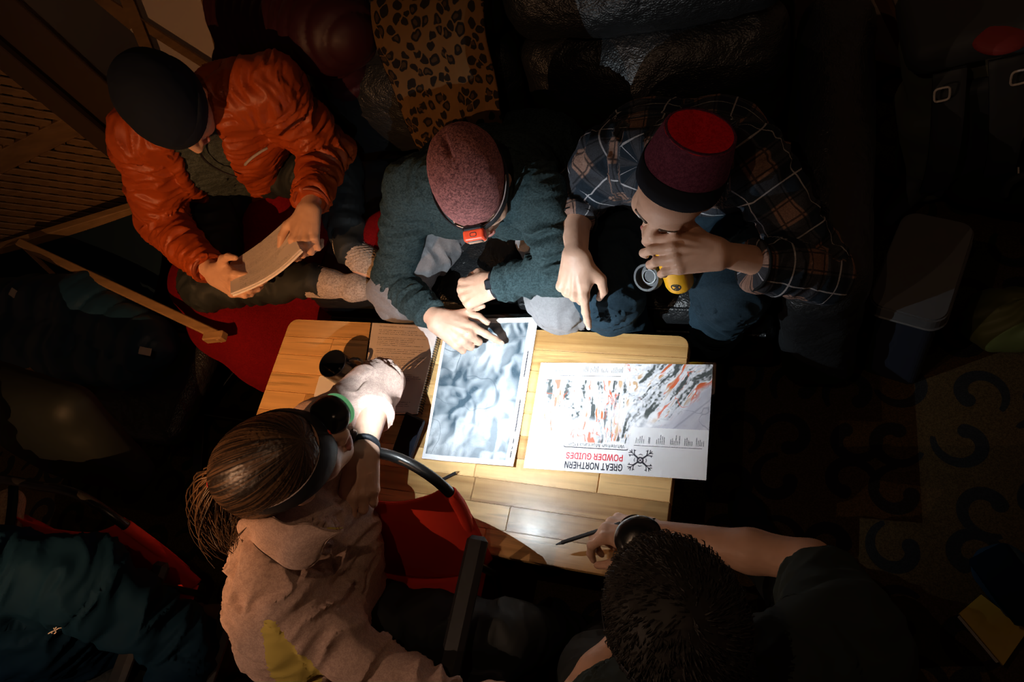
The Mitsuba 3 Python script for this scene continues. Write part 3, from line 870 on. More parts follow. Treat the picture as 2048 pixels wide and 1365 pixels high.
for i, (xa, xb) in enumerate(((SX0, 0.09), (0.09, SX1))):
    c = V((xa + xb) / 2, 1.01, 0.60); h = V((xb - xa) / 2 - 0.005, 0.085, 0.17)
    R = rotm([1, 0, 0], -14)
    part(sofa, 'back_cushion', bump(solid([rbox(c, h, 0.07, R), ell(c + R @ V(0, -0.05, 0.02), V(h[0] * 0.85, 0.09, 0.14), R, k=0.06)], 0.012), 0.010, 12, 3 + i), 'leather', True)
    c = V((xa + xb) / 2, 1.07, 0.865)
    part(sofa, 'head_cushion', bump(solid([rbox(c, V(h[0], 0.10, 0.105), 0.08, R), ell(c + V(0, -0.03, 0), V(h[0] * 0.9, 0.11, 0.10), k=0.06)], 0.012), 0.010, 12, 7 + i), 'leather', True)
part(sofa, 'back_frame', bump(solid([rbox(V((SX0 + SX1) / 2, 1.17, 0.50), V((SX1 - SX0) / 2, 0.06, 0.46), 0.04)], 0.02), 0.004, 7), 'leather', True)
am = solid([rbox(V(0.895, 0.74, 0.30), V(0.092, 0.40, 0.27), 0.06), cone(V(0.90, 0.42, 0.545), V(0.90, 1.10, 0.60), 0.088, 0.095, 0.05)], 0.012)
part(sofa, 'armrest', bump(am, 0.010, 10, 21), 'leather', True)
for sx in (SX0 + 0.07, 0.93):
    for sy in (0.45, 1.12):
        part(sofa, 'foot', place(lathe([(0, 0), (0.024, 0), (0.03, 0.045), (0, 0.045)], 16), None, (sx, sy, 0)), 'wood_dark', 30)

# leopard throw over the back
lp = [(0.50, 0.860), (0.60, 0.845), (0.70, 0.868), (0.80, 0.905), (0.88, 0.925), (0.94, 0.965), (0.985, 1.05), (0.975, 1.16)]
zs = spline([(y, z) for z, y in lp], 40)


def throw(u, v):
    i = v * (len(zs) - 1); y = np.interp(i, np.arange(len(zs)), zs[:, 0]); z = np.interp(i, np.arange(len(zs)), zs[:, 1])
    xl = np.interp(v, [0, 0.35, 0.75, 1], [-0.245, -0.24, -0.235, -0.22]); xr = np.interp(v, [0, 0.35, 0.75, 1], [0.030, 0.075, 0.098, 0.11])
    fold = 0.008 * np.sin(u * 21 + 3 * v + 1.5 * np.sin(v * 4)) * (1 - 0.5 * v) + 0.006 * np.sin(u * 9 - 5 * v)
    hem = 0.012 * np.sin(u * 17) * (v < 0.03)
    low = 0.075 * (1 - u) * (1 - v) ** 3 * -1
    return np.stack([xl + (xr - xl) * u, y - 0.022 + fold - 0.008, z + low + hem + 0.012], 1)


tm, tuv = grid(throw, 70, 80, 0.006)
lt = thing('leopard_throw', 'brown and black leopard print throw hanging over the sofa back', 'blanket')
part(lt, 'cloth', tm, 'leopard', True, uv=tuv * [0.62, 0.75])
part(lt, 'fringe', cat([tube([throw(np.array([u]), np.array([0.0]))[0], throw(np.array([u]), np.array([0.0]))[0] + V(rg.uniform(-0.008, 0.008), -0.004, -rg.uniform(0.012, 0.03))], 0.0012, 4) for u in np.linspace(0.01, 0.99, 60)]), 'black_cloth')

# maroon puffy jacket thrown over the sofa's left end
mj = thing('puffy_jacket', 'dark maroon quilted jacket thrown over the left end of the sofa', 'jacket')
b0 = P(470, 40, 0.80)
pr = [cone(P(500, 20, 0.86), P(640, 60, 0.93), 0.13, 0.11, 0.06), cone(P(600, -30, 0.9), P(690, 60, 0.93), 0.12, 0.09, 0.06),
      cone(P(640, 60, 0.92), P(700, 150, 0.74), 0.085, 0.065, 0.04), cone(P(700, 150, 0.74), P(735, 215, 0.56), 0.06, 0.048, 0.03), cone(P(520, 60, 0.84), P(480, 130, 0.7), 0.10, 0.08, 0.05)]
m = solid(pr, 0.008)
v = np.asarray(m.vertices); L, _, w = local(pr, v)
q = 0.010 * np.sqrt(np.abs(np.sin(np.pi * L[:, 0] / 0.055)))
m = trimesh.Trimesh(v + vnormals(m) * (q + 0.008 * (meshkit.fbm(v * 16, 3, 4) - 0.5))[:, None], m.faces, process=False)
part(mj, 'shell', m, 'maroon_puffy', True)

# ------------------------------------------------------------------ red floor cushion under the reader
rc = thing('red_cushion', 'big red fleece bean bag under the reader in the orange jacket', 'cushion')
pr = [ell(V(-0.90, 0.62, 0.22), V(0.36, 0.34, 0.24), k=0.08), ell(P(560, 425, 0.40), V(0.13, 0.16, 0.12), k=0.05), ell(P(470, 640, 0.33), V(0.17, 0.15, 0.14), k=0.08),
      ell(P(530, 690, 0.26), V(0.115, 0.14, 0.13), k=0.05), ell(P(410, 560, 0.38), V(0.14, 0.13, 0.10), k=0.06), ell(V(-0.78, 0.36, 0.16), V(0.20, 0.22, 0.17), k=0.08)]
part(rc, 'cover', bump(solid(pr, 0.012), 0.010, 9, 2), 'red_fleece', True)
rp = thing('red_pillow', 'small red pillow showing between the sock and the green sleeve', 'pillow')
part(rp, 'cover', bump(solid([ell(P(745, 478, 0.47), V(0.055, 0.11, 0.05), rotm([0, 0, 1], -20))], 0.008), 0.004, 14, 5), 'red_fleece', True)

# ------------------------------------------------------------------ camp chairs with red slings


def camp_chair(o, label, group, upto=1.0):
    """A folding chair that faces -y; o is the middle of its seat on the floor."""
    c = thing('camp_chair', label, 'chair', group)
    o = V(*o)
    W = 0.27
    R = 0.055
    zt, yt, yb = 0.80, 0.375, 0.235
    arch = spline([(-W + 0.03, yb, 0.40), (-W + 0.02, yb + 0.07, 0.62), (-W + 0.03, yt - 0.03, zt - 0.04), (-W + 0.11, yt, zt), (0, yt + 0.006, zt + 0.004), (W - 0.11, yt, zt), (W - 0.03, yt - 0.03, zt - 0.04), (W - 0.02, yb + 0.07, 0.62), (W - 0.03, yb, 0.40)], 60)
    part(c, 'back_tube', tube(arch + o, 0.0115, 12), 'black_tube', True, label='dark steel tube arch')
    for side in (arch[:24], arch[-24:]):
        sl_ = side[(side[:, 2] > 0.46) & (side[:, 2] < zt - 0.050)]
        part(c, 'sling_sleeve', tube(sl_ + o, 0.0150, 12), 'red_canvas', True, label='red canvas sleeve round the tube')
    def back(u, v):
        t = 2 * u - 1
        z = 0.43 + (zt - 0.055 - 0.43) * v
        edge = np.interp(z, [0.40, 0.62, zt - 0.04, zt], [W - 0.030, W - 0.018, W - 0.032, W - 0.075]) + 0.013
        x = edge * t
        yf = np.interp(z, [0.40, 0.62, zt - 0.04, zt], [yb, yb + 0.07, yt - 0.03, yt])
        y = yf - 0.013 - 0.055 * (1 - t ** 2) * (1 - 0.35 * v) + 0.022 * np.abs(t) ** 14
        z = z - 0.030 * (1 - t ** 2) * v ** 3 + 0.006 * np.sin(9 * t) * v ** 2
        return np.stack([x, y, z], 1) + o
    part(c, 'back_sling', grid(back, 60, 30, 0.004)[0], 'red_canvas', True, label='red canvas back')
    def seat(u, v):
        x = (-W + 0.03) + (2 * W - 0.06) * u
        return np.stack([x, -0.23 + 0.47 * v, 0.42 - 0.05 * np.sin(np.pi * u) * np.sin(np.pi * v) + 0.02 * (1 - v)], 1) + o
    part(c, 'seat_sling', grid(seat, 24, 24, 0.004)[0], 'red_canvas', True, label='red canvas seat')
    for s in (-1, 1):
        part(c, 'armrest', place(bbox((0.048, 0.46, 0.026), 0.010), None, o + V(s * (W + 0.016), 0.045, 0.615)), 'black_matte', label='flat black armrest')
        for (ya, yb_) in ((-0.20, 0.22), (0.22, -0.20)):
            part(c, 'leg', tube([o + V(s * (W + 0.005), ya, 0.0), o + V(s * (W - 0.0), yb_, 0.43), o + V(s * (W + 0.01), yb_, 0.60)], 0.010, 8), 'black_tube', True)
    return c


camp_chair((-0.045, -0.555, 0), 'red canvas camp chair the woman in beige fleece sits in', 'camp chairs')
camp_chair((-0.86, -0.74, 0), 'red canvas camp chair behind the person in the blue jacket', 'camp chairs')

# ------------------------------------------------------------------ left side: cot, pole, sleeping bag, leather chair, fleece
ct = thing('cot', 'low camp cot with blue canvas and wooden rails at the left edge', 'cot')
ra, rb_ = P(-60, 519, 0.42), P(330, 400, 0.42)
rd_ = nrm(rb_ - ra); rn = nrm(np.cross(rd_, [0, 0, 1]))
part(ct, 'rail', bar(ra, rb_, 0.035, 0.05), 'wood_rail', label='pale wooden back rail')
f0, f1 = ra + rn * 0.62, rb_ + rn * 0.62
part(ct, 'rail', bar(f0, f1, 0.035, 0.05), 'wood_rail')
def bed(u, v):
    q = ra + (rb_ - ra) * u[:, None] + rn * (0.62 * v)[:, None]
    q[:, 2] += 0.005 - 0.05 * np.sin(np.pi * v) - 0.02 * np.sin(np.pi * u)
    return q
part(ct, 'canvas_bed', grid(bed, 24, 20, 0.004)[0], 'blue_canvas', True, label='dark blue canvas')
for q in (ra, rb_, f0, f1):
    part(ct, 'leg', bar(V(q[0], q[1], 0.0), q - V(0, 0, 0.02), 0.035, 0.035, up=(1, 0, 0)), 'wood_rail')

pl = thing('wooden_pole', 'long pale wooden pole lying across the blue cot', 'pole')
pa, pb = P(40, 486, 0.52), P(445, 676, 0.47)
part(pl, 'shaft', bar(pa, pb, 0.030, 0.026), 'wood_rail')
part(pl, 'batten', bar(P(66, 506, 0.50), P(260, 592, 0.475), 0.014, 0.016), 'wood_rail')
part(pl, 'strut', bar(P(46, 492, 0.505), P(118, 560, 0.46), 0.016, 0.014), 'wood_rail')
part(pl, 'end_cap', place(bbox((0.075, 0.03, 0.032), 0.004), rotm([0, 0, 1], 8), P(430, 674, 0.47)), 'wood_rail')

sb = thing('sleeping_bag', 'dark blue puffy sleeping bag heaped on the cot with a white tag', 'sleeping bag')
pr = [cone(P(20, 610, 0.40), P(180, 620, 0.42), 0.10, 0.11, 0.06), cone(P(180, 620, 0.42), P(300, 690, 0.42), 0.11, 0.085, 0.06), cone(P(0, 690, 0.38), P(150, 700, 0.40), 0.12, 0.10, 0.06),
      cone(P(150, 700, 0.40), P(270, 735, 0.38), 0.10, 0.07, 0.05), cone(P(-40, 650, 0.4), P(60, 720, 0.36), 0.13, 0.11, 0.06), cone(P(60, 595, 0.46), P(120, 590, 0.46), 0.05, 0.04, 0.05)]
m = solid(pr, 0.009); v = np.asarray(m.vertices); L, _, w = local(pr, v)
m = trimesh.Trimesh(v + vnormals(m) * (0.014 * np.sqrt(np.abs(np.sin(np.pi * L[:, 0] / 0.11))) + 0.03 * (meshkit.fbm(v * 11, 4, 4) - 0.5))[:, None], m.faces, process=False)
part(sb, 'shell', m, 'blue_puffy', True)
part(sb, 'care_tag', place(bbox((0.042, 0.024, 0.002), 0.0008), frame(V(0.1, 0.9, 0.3), V(0.3, -0.4, 1)), P(290, 703, 0.520)), 'label_white', label='white care tag')
ft = thing('folded_paper', 'small pale folded paper at the far end of the sleeping bag', 'paper')
part(ft, 'sheet', place(bbox((0.06, 0.03, 0.003), 0.001), frame(V(0.5, 0.8, 0.3), V(0.3, -0.5, 1)), P(33, 591, 0.53)), 'label_white')

lc = thing('leather_chair', 'dark leather chair back rising at the left edge of the photo', 'chair')
cc = P(110, 850, 0.66)
R = rotm([0, 0, 1], -8) @ rotm([1, 0, 0], -20)
part(lc, 'backrest', bump(solid([rbox(cc, V(0.27, 0.06, 0.20), 0.055, R), ell(cc + V(0, -0.03, 0.02), V(0.25, 0.08, 0.17), R, k=0.05)], 0.012), 0.005, 10, 8), 'vinyl', True)
part(lc, 'seat', bump(solid([rbox(cc + V(-0.12, 0.26, -0.36), V(0.22, 0.20, 0.05), 0.045)], 0.014), 0.004, 10, 9), 'leather', True)
part(lc, 'column', place(lathe([(0, 0), (0.03, 0), (0.03, 0.25), (0, 0.25)], 20), None, V(cc[0] - 0.12, cc[1] + 0.26, 0.02)), 'black_tube', 30)
for i in range(5):
    a = i / 5 * 2 * math.pi
    part(lc, 'foot', bar(V(cc[0] - 0.12, cc[1] + 0.26, 0.05), V(cc[0] - 0.12 + 0.24 * math.cos(a), cc[1] + 0.26 + 0.24 * math.sin(a), 0.03), 0.04, 0.03), 'black_tube')

fl = thing('fleece_cushion', 'tan fleece cushion with dark edge at the left edge of the photo', 'cushion')
fc0 = P(-10, 1045, 0.72)
part(fl, 'cover', bump(solid([rbox(fc0, V(0.075, 0.075, 0.035), 0.03, rotm([0, 0, 1], 25))], 0.008), 0.004, 30, 3), 'tan_fleece', True)
part(fl, 'edge', tube(fc0 + V(0, 0, 0.02) + np.stack([0.078 * np.array([1, 1, 0.98, 0.9]), 0.078 * np.array([-0.9, -0.3, 0.3, 0.9]), np.zeros(4)], 1) @ rotm([0, 0, 1], 25).T, 0.012, 8), 'black_cloth', True)

# ------------------------------------------------------------------ right side: backpack, duffel, ottoman, sack, yellow folder
bp = thing('backpack', 'tall dark green backpack standing against the wall at the upper right', 'backpack')
B0, B1 = P(1886, 392, 0.02) + V(0.03, 0.06, 0), P(1918, 78, 0.62) + V(0.02, 0.04, 0)
bu = nrm(B1 - B0); bf = nrm(np.cross([1, 0.12, 0], bu)); br = np.cross(bf, bu); BR = np.stack([br, bf, bu], 1)
if bf[1] > 0: pass
fr = -1 if (CAM - B0) @ bf < 0 else 1
def bq(x, y, z): return B0 + br * x + bf * fr * y + bu * z
sgn = 1.0
pr = [rbox(bq(0, 0, 0.20), V(0.15, 0.095, 0.20), 0.07, BR), rbox(bq(0, 0.0, 0.46), V(0.14, 0.085, 0.17), 0.06, BR, k=0.05)]
part(bp, 'body', bump(solid(pr, 0.010), 0.010, 9, 3), 'pack_green', True)
part(bp, 'lid', bump(solid([rbox(bq(0, 0.02, 0.645), V(0.145, 0.115, 0.045), 0.04, BR)], 0.010), 0.006, 12, 4), 'pack_dark', True)
for s in (-1, 1):
    part(bp, 'shoulder_strap', grid(lambda u, v: np.array([bq(s * (0.055 + 0.02 * a) + 0.034 * (b - 0.5) * 2, 0.115 + 0.05 * math.sin(math.pi * a), 0.60 - 0.46 * a) for a, b in zip(u, v)]), 24, 5, 0.012)[0], 'pack_dark', True)
    c = bq(s * 0.075, 0.150, 0.575)
    a = np.linspace(0, 2 * np.pi, 17)[:-1]
    lp_ = c[None] + br[None] * (0.016 * np.sign(np.cos(a)) * np.abs(np.cos(a)) ** 0.5)[:, None] + bu[None] * (0.022 * np.sign(np.sin(a)) * np.abs(np.sin(a)) ** 0.5)[:, None] + bf[None] * fr * 0.012
    part(bp, 'buckle', tube(lp_, 0.0025, 6, True), 'label_white')
    part(bp, 'hip_belt', solid([cone(bq(s * 0.12, 0.08, 0.12), bq(s * 0.20, 0.14, 0.07), 0.045, 0.03, 0.02)], 0.008), 'pack_dark', True)
part(bp, 'back_panel', bump(solid([rbox(bq(0, 0.10, 0.30), V(0.075, 0.022, 0.22), 0.02, BR)], 0.008), 0.004, 20, 2), 'pack_dark', True)

part(bp, 'lid_lining', bump(solid([ell(P(2000, 70, 0.685), V(0.060, 0.055, 0.022), rotm([0, 0, 1], -8))], 0.006), 0.003, 20, 6), 'pack_red', True, label='dull red lining at the top')

df = thing('duffel_bag', 'black duffel bag with small white logo on the floor at the right edge', 'bag')
c = P(1990, 355, 0.13)
part(df, 'body', bump(solid([cone(c + V(-0.04, 0.03, 0), c + V(0.17, -0.03, 0), 0.115, 0.115, 0.02)], 0.012), 0.008, 9, 8), 'black_cloth', True)
part(df, 'handle', tube(spline([c + V(0.0, -0.12, 0.08), c + V(0.04, -0.12, 0.17), c + V(0.14, -0.13, 0.16), c + V(0.17, -0.13, 0.08)], 18), 0.010, 8), 'pack_dark', True)
sc = P(1975, 300, 0.30)
m = place(plate(strokes([[(0, 0.5), (0.15, -0.5), (0.5, -0.2), (0.6, 0.1), (0.9, 0.5)], [(0.6, 0.1), (0.95, 0.0)]], 0.12), 0.03), None)
m.apply_scale([0.030, 0.030, 0.05])
part(df, 'logo', place(m, frame(V(0.05, 0.85, 0.55), V(0, -0.5, 0.85)), c + V(0.02, -0.085, 0.128)), 'label_white', label='small pale logo')
wp = thing('webbing_strap', 'dark webbing strap with pale buckles hanging beside the backpack', 'strap')
q = [P(1870, 150, 0.5), P(1880, 250, 0.28), P(1868, 320, 0.16), P(1895, 385, 0.06), P(1915, 400, 0.03)]
part(wp, 'webbing', grid(lambda u, v: spline(q, 24)[np.round(u * 23).astype(int)] + V(0.022, 0, 0.0)[None] * (v - 0.5)[:, None], 24, 3, 0.003)[0], 'pack_dark', True)
part(wp, 'buckle', place(bbox((0.026, 0.014, 0.008), 0.002), rotm([0, 0, 1], 20), P(1887, 318, 0.175)), 'label_white', label='pale buckle')
part(wp, 'buckle', place(bbox((0.030, 0.012, 0.008), 0.002), rotm([0, 0, 1], -40), P(1896, 384, 0.072)), 'label_white', label='pale buckle')

ot = thing('ottoman', 'boxy dark ottoman with rounded grey top beside the sofa arm', 'ottoman')
poly = sg.Polygon([p[:2] for p in [P(1812, 412, 0.42), P(1958, 442, 0.42), P(1893, 645, 0.42), P(1733, 602, 0.42)]])
poly = poly.buffer(-0.035).buffer(0.035, quad_segs=6)
part(ot, 'box', plate(poly.buffer(-0.012), 0.36, 0.0), 'ottoman_navy', label='dark navy sides')
part(ot, 'lid', cat(plate(poly, 0.035, 0.365), plate(poly.buffer(-0.004), 0.006, 0.40)), 'ottoman_grey', label='grey padded top')
part(ot, 'seam', tube([(x, y, 0.362) for x, y in list(poly.exterior.coords)[:-1]], 0.004, 6, True), 'ottoman_grey')
bd = thing('floor_strip', 'thin pale strip on the carpet along the foot of the ottoman', 'strip')
part(bd, 'strip', bar(P(1722, 672, 0.01), P(1800, 692, 0.01), 0.02, 0.02), 'ottoman_grey')

gs = thing('stuff_sack', 'crumpled olive green stuff sack on the carpet at the right edge', 'sack')
c = P(2010, 642, 0.08)
m = solid([ell(c, V(0.105, 0.085, 0.085), k=0.03), cone(c + V(0.02, 0, 0.02), c + V(0.11, 0.04, 0.05), 0.05, 0.025, 0.05)], 0.006)
v = np.asarray(m.vertices); a = np.arctan2(v[:, 1] - c[1] - 0.02, v[:, 0] - c[0] - 0.06)
m = trimesh.Trimesh(v + vnormals(m) * (0.010 * np.sin(a * 11 + 4 * meshkit.noise(v * 18, 2)) * meshkit.noise(v * 12, 6))[:, None], m.faces, process=False)
part(gs, 'cover', m, 'sack_green', True)
part(gs, 'drawcord', tube(spline([c + V(0.10, 0.035, 0.075), c + V(0.13, 0.02, 0.06), c + V(0.15, 0.05, 0.02), c + V(0.18, 0.03, -0.06)], 16), 0.003, 6), 'black_cloth')

yf = thing('yellow_folder', 'shiny yellow folder lying on the carpet at the lower right', 'folder')
part(yf, 'cover', plate(sg.Polygon([p[:2] for p in [P(1918, 1228, 0.06), P(1962, 1190, 0.06), P(2055, 1262, 0.06), P(2006, 1332, 0.06)]]), 0.012, 0.05), 'yellow_card')
part(yf, 'pages', plate(sg.Polygon([p[:2] for p in [P(1918, 1228, 0.06), P(1962, 1190, 0.06), P(2055, 1262, 0.06), P(2006, 1332, 0.06)]]).buffer(-0.005), 0.05, 0.0), 'paper_white')
bb = thing('blue_stuff_bag', 'dark blue fabric bag beside the yellow folder at the lower right', 'bag')
part(bb, 'cover', bump(solid([rbox(P(2022, 1168, 0.07), V(0.055, 0.09, 0.07), 0.05, rotm([0, 0, 1], 35))], 0.008), 0.008, 12, 2), 'blue_puffy', True)
part(bb, 'flap', bump(solid([rbox(P(2022, 1168, 0.145), V(0.048, 0.08, 0.012), 0.01, rotm([0, 0, 1], 35))], 0.008), 0.004, 14, 3), 'blue_shell', True)
# ------------------------------------------------------------------ people: builders


def reach(px, py, S, L, near=False):
    """The point on the sight line through (px, py) at limb length L from joint S (the farther one from the camera unless near)."""
    d = nrm(RT * (px - 1024) / FOC - UP * (py - 682.5) / FOC + FWD)
    q = CAM - S; b = q @ d; c = q @ q - L * L; disc = b * b - c
    t = -b + (0 if disc < 0 else (-1 if near else 1) * math.sqrt(disc))
    return CAM + d * t


def head_prims(c, R, s=1.0):
    g = lambda x, y, z: c + R @ (V(x, y, z) * s)
    r = lambda *a: V(*a) * s
    pr = [ell(g(0, -0.012, 0.030), r(0.076, 0.096, 0.088), R, k=0.02), ell(g(0, 0.026, -0.042), r(0.058, 0.062, 0.074), R, k=0.035), ell(g(0, 0.060, -0.098), r(0.026, 0.022, 0.019), R, k=0.025),
          ell(g(0, 0.072, 0.026), r(0.050, 0.018, 0.012), R, k=0.015)]
    for s_ in (-1, 1):
        pr += [ell(g(s_ * 0.044, 0.052, -0.030), r(0.022, 0.024, 0.020), R, k=0.02), ell(g(s_ * 0.033, 0.094, 0.004), r(0.018, 0.014, 0.011), R, k=0.012, sub=True),
               ell(g(s_ * 0.033, 0.072, 0.003), r(0.0165, 0.013, 0.011), R, k=0.004),
               ell(g(s_ * 0.078, -0.006, -0.010), r(0.009, 0.020, 0.033), rotm(R[:, 2], s_ * 22) @ R, k=0.006), ell(g(s_ * 0.084, 0.002, -0.008), r(0.006, 0.010, 0.018), R, k=0.006, sub=True)]
    pr += [cone(g(0, 0.084, 0.014), g(0, 0.108, -0.030), 0.009 * s, 0.0125 * s, 0.012), ell(g(-0.011, 0.098, -0.034), r(0.008, 0.010, 0.008), R, k=0.006), ell(g(0.011, 0.098, -0.034), r(0.008, 0.010, 0.008), R, k=0.006),
           ell(g(0, 0.086, -0.058), r(0.024, 0.011, 0.0065), R, k=0.006), ell(g(0, 0.084, -0.070), r(0.020, 0.011, 0.007), R, k=0.006), ell(g(0, 0.098, -0.064), r(0.022, 0.006, 0.0016), R, k=0.003, sub=True)]
    return pr


def face_parts(body, c, R, s=1.0):
    g = lambda x, y, z: c + R @ (V(x, y, z) * s)
    for s_ in (-1, 1):
        e = trimesh.creation.icosphere(2, 0.0118 * s)
        part(body, 'eye', place(e, None, g(s_ * 0.033, 0.0745, 0.001)), 'eye_white', True)
        part(body, 'iris', place(trimesh.creation.icosphere(2, 0.0066 * s), None, g(s_ * 0.033, 0.0806, -0.003)), 'eye_dark', True)
        part(body, 'eyebrow', solid([cone(g(s_ * 0.016, 0.091, 0.024), g(s_ * 0.046, 0.080, 0.027), 0.0045 * s, 0.003 * s)], 0.0025), 'hair_brown', True)
    part(body, 'lips', solid([ell(g(0, 0.0925, -0.0585), V(0.021, 0.007, 0.0045) * s, R), ell(g(0, 0.0915, -0.069), V(0.018, 0.008, 0.0055) * s, R)], 0.0025), 'skin_lip', True)


FL = {'index': (0.092, 0.030, (0.042, 0.026, 0.021)), 'middle': (0.095, 0.009, (0.046, 0.029, 0.022)), 'ring': (0.089, -0.012, (0.042, 0.027, 0.021)), 'little': (0.080, -0.031, (0.033, 0.020, 0.018))}


def hand_prims(W, d, n, right, curl, thumb, s=1.0, fan=4.0):
    """A hand from the wrist W along d with the back of the hand facing n; curl: three bends (degrees) per finger; thumb: three directions in (d, side, n)."""
    d = nrm(d); n = nrm(n - d * (np.asarray(n) @ d)); l = np.cross(d, n) * (-1 if right else 1)
    pr, nails, tips = [], [], {}
    heads = []
    for j, (nm, (a, b, seg)) in enumerate(FL.items()):
        K = W + (d * a + l * b - n * (0.004 * abs(j - 1.2))) * s
        heads.append(K)
        pr.append(cone(W + l * (b * 0.55) * s + d * 0.004, K - n * 0.002, 0.0185 * s, 0.0125 * s, 0.012))
    for K in heads:
        pr.append(ell(K + n * 0.0035 * s, V(1, 1, 1) * 0.0108 * s, k=0.006))
        pr.append(cone(W + (K - W) * 0.25 + n * 0.0140 * s, K + n * 0.0085 * s, 0.0038 * s, 0.0034 * s, 0.007))
    pr.append(cone(heads[0] - d * 0.03 * s - n * 0.006 * s, heads[2] - d * 0.03 * s - n * 0.006 * s, 0.013 * s, 0.012 * s, 0.012))
    for j, (nm, (a, b, seg)) in enumerate(FL.items()):
        p = heads[j]; ang = 0.0
        w = nrm(d + l * math.tan(math.radians((1.3 - j) * fan)))
        ax = np.cross(w, n)
        rr = [0.0110, 0.0098, 0.0088, 0.0070] if j < 3 else [0.0098, 0.0085, 0.0076, 0.0062]
        for q in range(3):
            ang += curl[nm][q]
            dirn = w * math.cos(math.radians(ang)) - n * math.sin(math.radians(ang))
            e = p + dirn * seg[q] * s
            pr.append(cone(p, e, rr[q] * s, rr[q + 1] * s, 0.007 if q == 0 else 0.003))
            if q: pr.append(ell(p, V(1, 1, 1) * rr[q] * 1.07 * s, k=0.003))
            p = e
        nn = n * math.cos(math.radians(ang)) + w * math.sin(math.radians(ang))
        nails.append((p - dirn * 0.001 * s + nn * rr[3] * 0.80 * s, dirn, nn)); tips[nm] = p
    p = W + (d * 0.022 + l * 0.024 - n * 0.008) * s
    for q, (L, r0, r1) in enumerate(((0.046, 0.0165, 0.0130), (0.034, 0.0122, 0.0105), (0.028, 0.0105, 0.0080))):
        t = nrm(thumb[q][0] * d + thumb[q][1] * l + thumb[q][2] * n); e = p + t * L * s
        pr.append(cone(p, e, r0 * s, r1 * s, 0.016 if q == 0 else 0.004)); p = e
    tn_ = nrm(np.cross(np.cross(t, l + n), t)); nails.append((p + tn_ * 0.0066 * s, t, tn_)); tips['thumb'] = p
    return pr, nails, tips


def nail_mesh(nails, s=1.0):
    out = []
    for (p, t, nn) in nails:
        R = frame(t, nn); m = trimesh.creation.icosphere(2, 1.0); m.apply_scale([0.0056 * s, 0.0072 * s, 0.0016 * s]); out.append(place(m, R, p))
    return out


def C3(a, b=None, c=None): return {'index': a, 'middle': b or a, 'ring': c or b or a, 'little': c or b or a}


def torso(pel, chest, neck, sL, sR, off=0.0, wr=0.0, s=1.0):
    lat = nrm(sR - sL); pr = []
    for g in (-1, 1):
        pr.append(cone(pel + lat * g * 0.075 * s, chest + lat * g * 0.078 * s, (0.105 + off) * s, (0.108 + off) * s, 0.06, wr=wr))
        pr.append(cone(chest + lat * g * 0.075 * s, (sR if g > 0 else sL) * 0.45 + neck * 0.55, (0.108 + off) * s, (0.058 + off) * s, 0.07, wr=wr))
    pr.append(cone(sL, neck, (0.052 + off) * s, (0.054 + off) * s, 0.05, wr=wr)); pr.append(cone(sR, neck, (0.052 + off) * s, (0.054 + off) * s, 0.05, wr=wr))
    return pr


def arm_skin(S, E, W, s=1.0):
    return [cone(S, E, 0.045 * s, 0.036 * s, 0.03), cone(E, E + (W - E) * 0.35, 0.037 * s, 0.038 * s, 0.02), cone(E + (W - E) * 0.35, W, 0.038 * s, 0.025 * s, 0.02)]


def sleeve(S, E, W, cuff, r=(0.060, 0.050, 0.040), wr=0.007, k=0.05, loose=0.0):
    """A sleeve from shoulder over elbow to the cuff point on the forearm, cut off there."""
    d = nrm(cuff - E)
    return [cone(S, E, r[0], r[1], k, wr=wr), cone(E, cuff + d * 0.02, r[1], r[2], 0.03, wr=wr, cuts=[(cuff, d)])]


def leg(H, K, A, r=(0.085, 0.066, 0.048), wr=0.006, k=0.04): return [cone(H, K, r[0], r[1], k, wr=wr), cone(K, A, r[1], r[2], 0.03, wr=wr)]


def foot_prims(A, toe, r=1.0):
    d = nrm(toe - A)
    return [cone(A, A + d * 0.05, 0.036 * r, 0.036 * r, 0.02), cone(A + V(0, 0, -0.012) - d * 0.025, toe - d * 0.03, 0.034 * r, 0.030 * r, 0.03), cone(toe - d * 0.05 + np.cross(d, [0, 0, 1]) * 0.018, toe, 0.026 * r, 0.020 * r, 0.02), cone(toe - d * 0.05 - np.cross(d, [0, 0, 1]) * 0.018, toe - d * 0.012, 0.024 * r, 0.019 * r, 0.02)]


def box_of(pts, m): return (np.min(pts, 0) - m, np.max(pts, 0) + m)


def headband(parent, c, R, rx, ry, z, width, matname, tilt=0.0, name='headlamp_strap', s=1.0, lift=0.0, th=0.0025):
    """An elastic strap round the head."""
    def f(u, v):
        a = u * 2 * np.pi
        y = ry * np.cos(a) - 0.012; x = rx * np.sin(a)
        zz = z + (v - 0.5) * width + tilt * np.cos(a)
        bulge = 1 - 0.25 * ((v - 0.5) * width / 0.05) ** 2
        return (np.stack([x * bulge, y * bulge, zz], 1) * s) @ R.T + c
    m, _ = grid(f, 72, 4, th)
    return part(parent, name, m, matname, True), f


# hair materials need these names first
mat('hair_brown', proc(lambda p, n, uv: mix([0.014, 0.008, 0.005], [0.105, 0.056, 0.027], smoothstep(0.30, 0.78, tnoise(uv.x * 260, uv.y * 7) * 0.7 + 0.3 * tnoise(uv.x * 60, uv.y * 3)))), 0.42, specular=0.5)
mat('hair_black', (0.014, 0.012, 0.010), 0.62, specular=0.3)
mat('beard', (0.05, 0.03, 0.02), 0.8)


def mesh_body(key, prims, boxes, h=0.008, hf=0.0030):
    part(key, 'body', solid(prims, h, boxes, hf), 'skin', True)


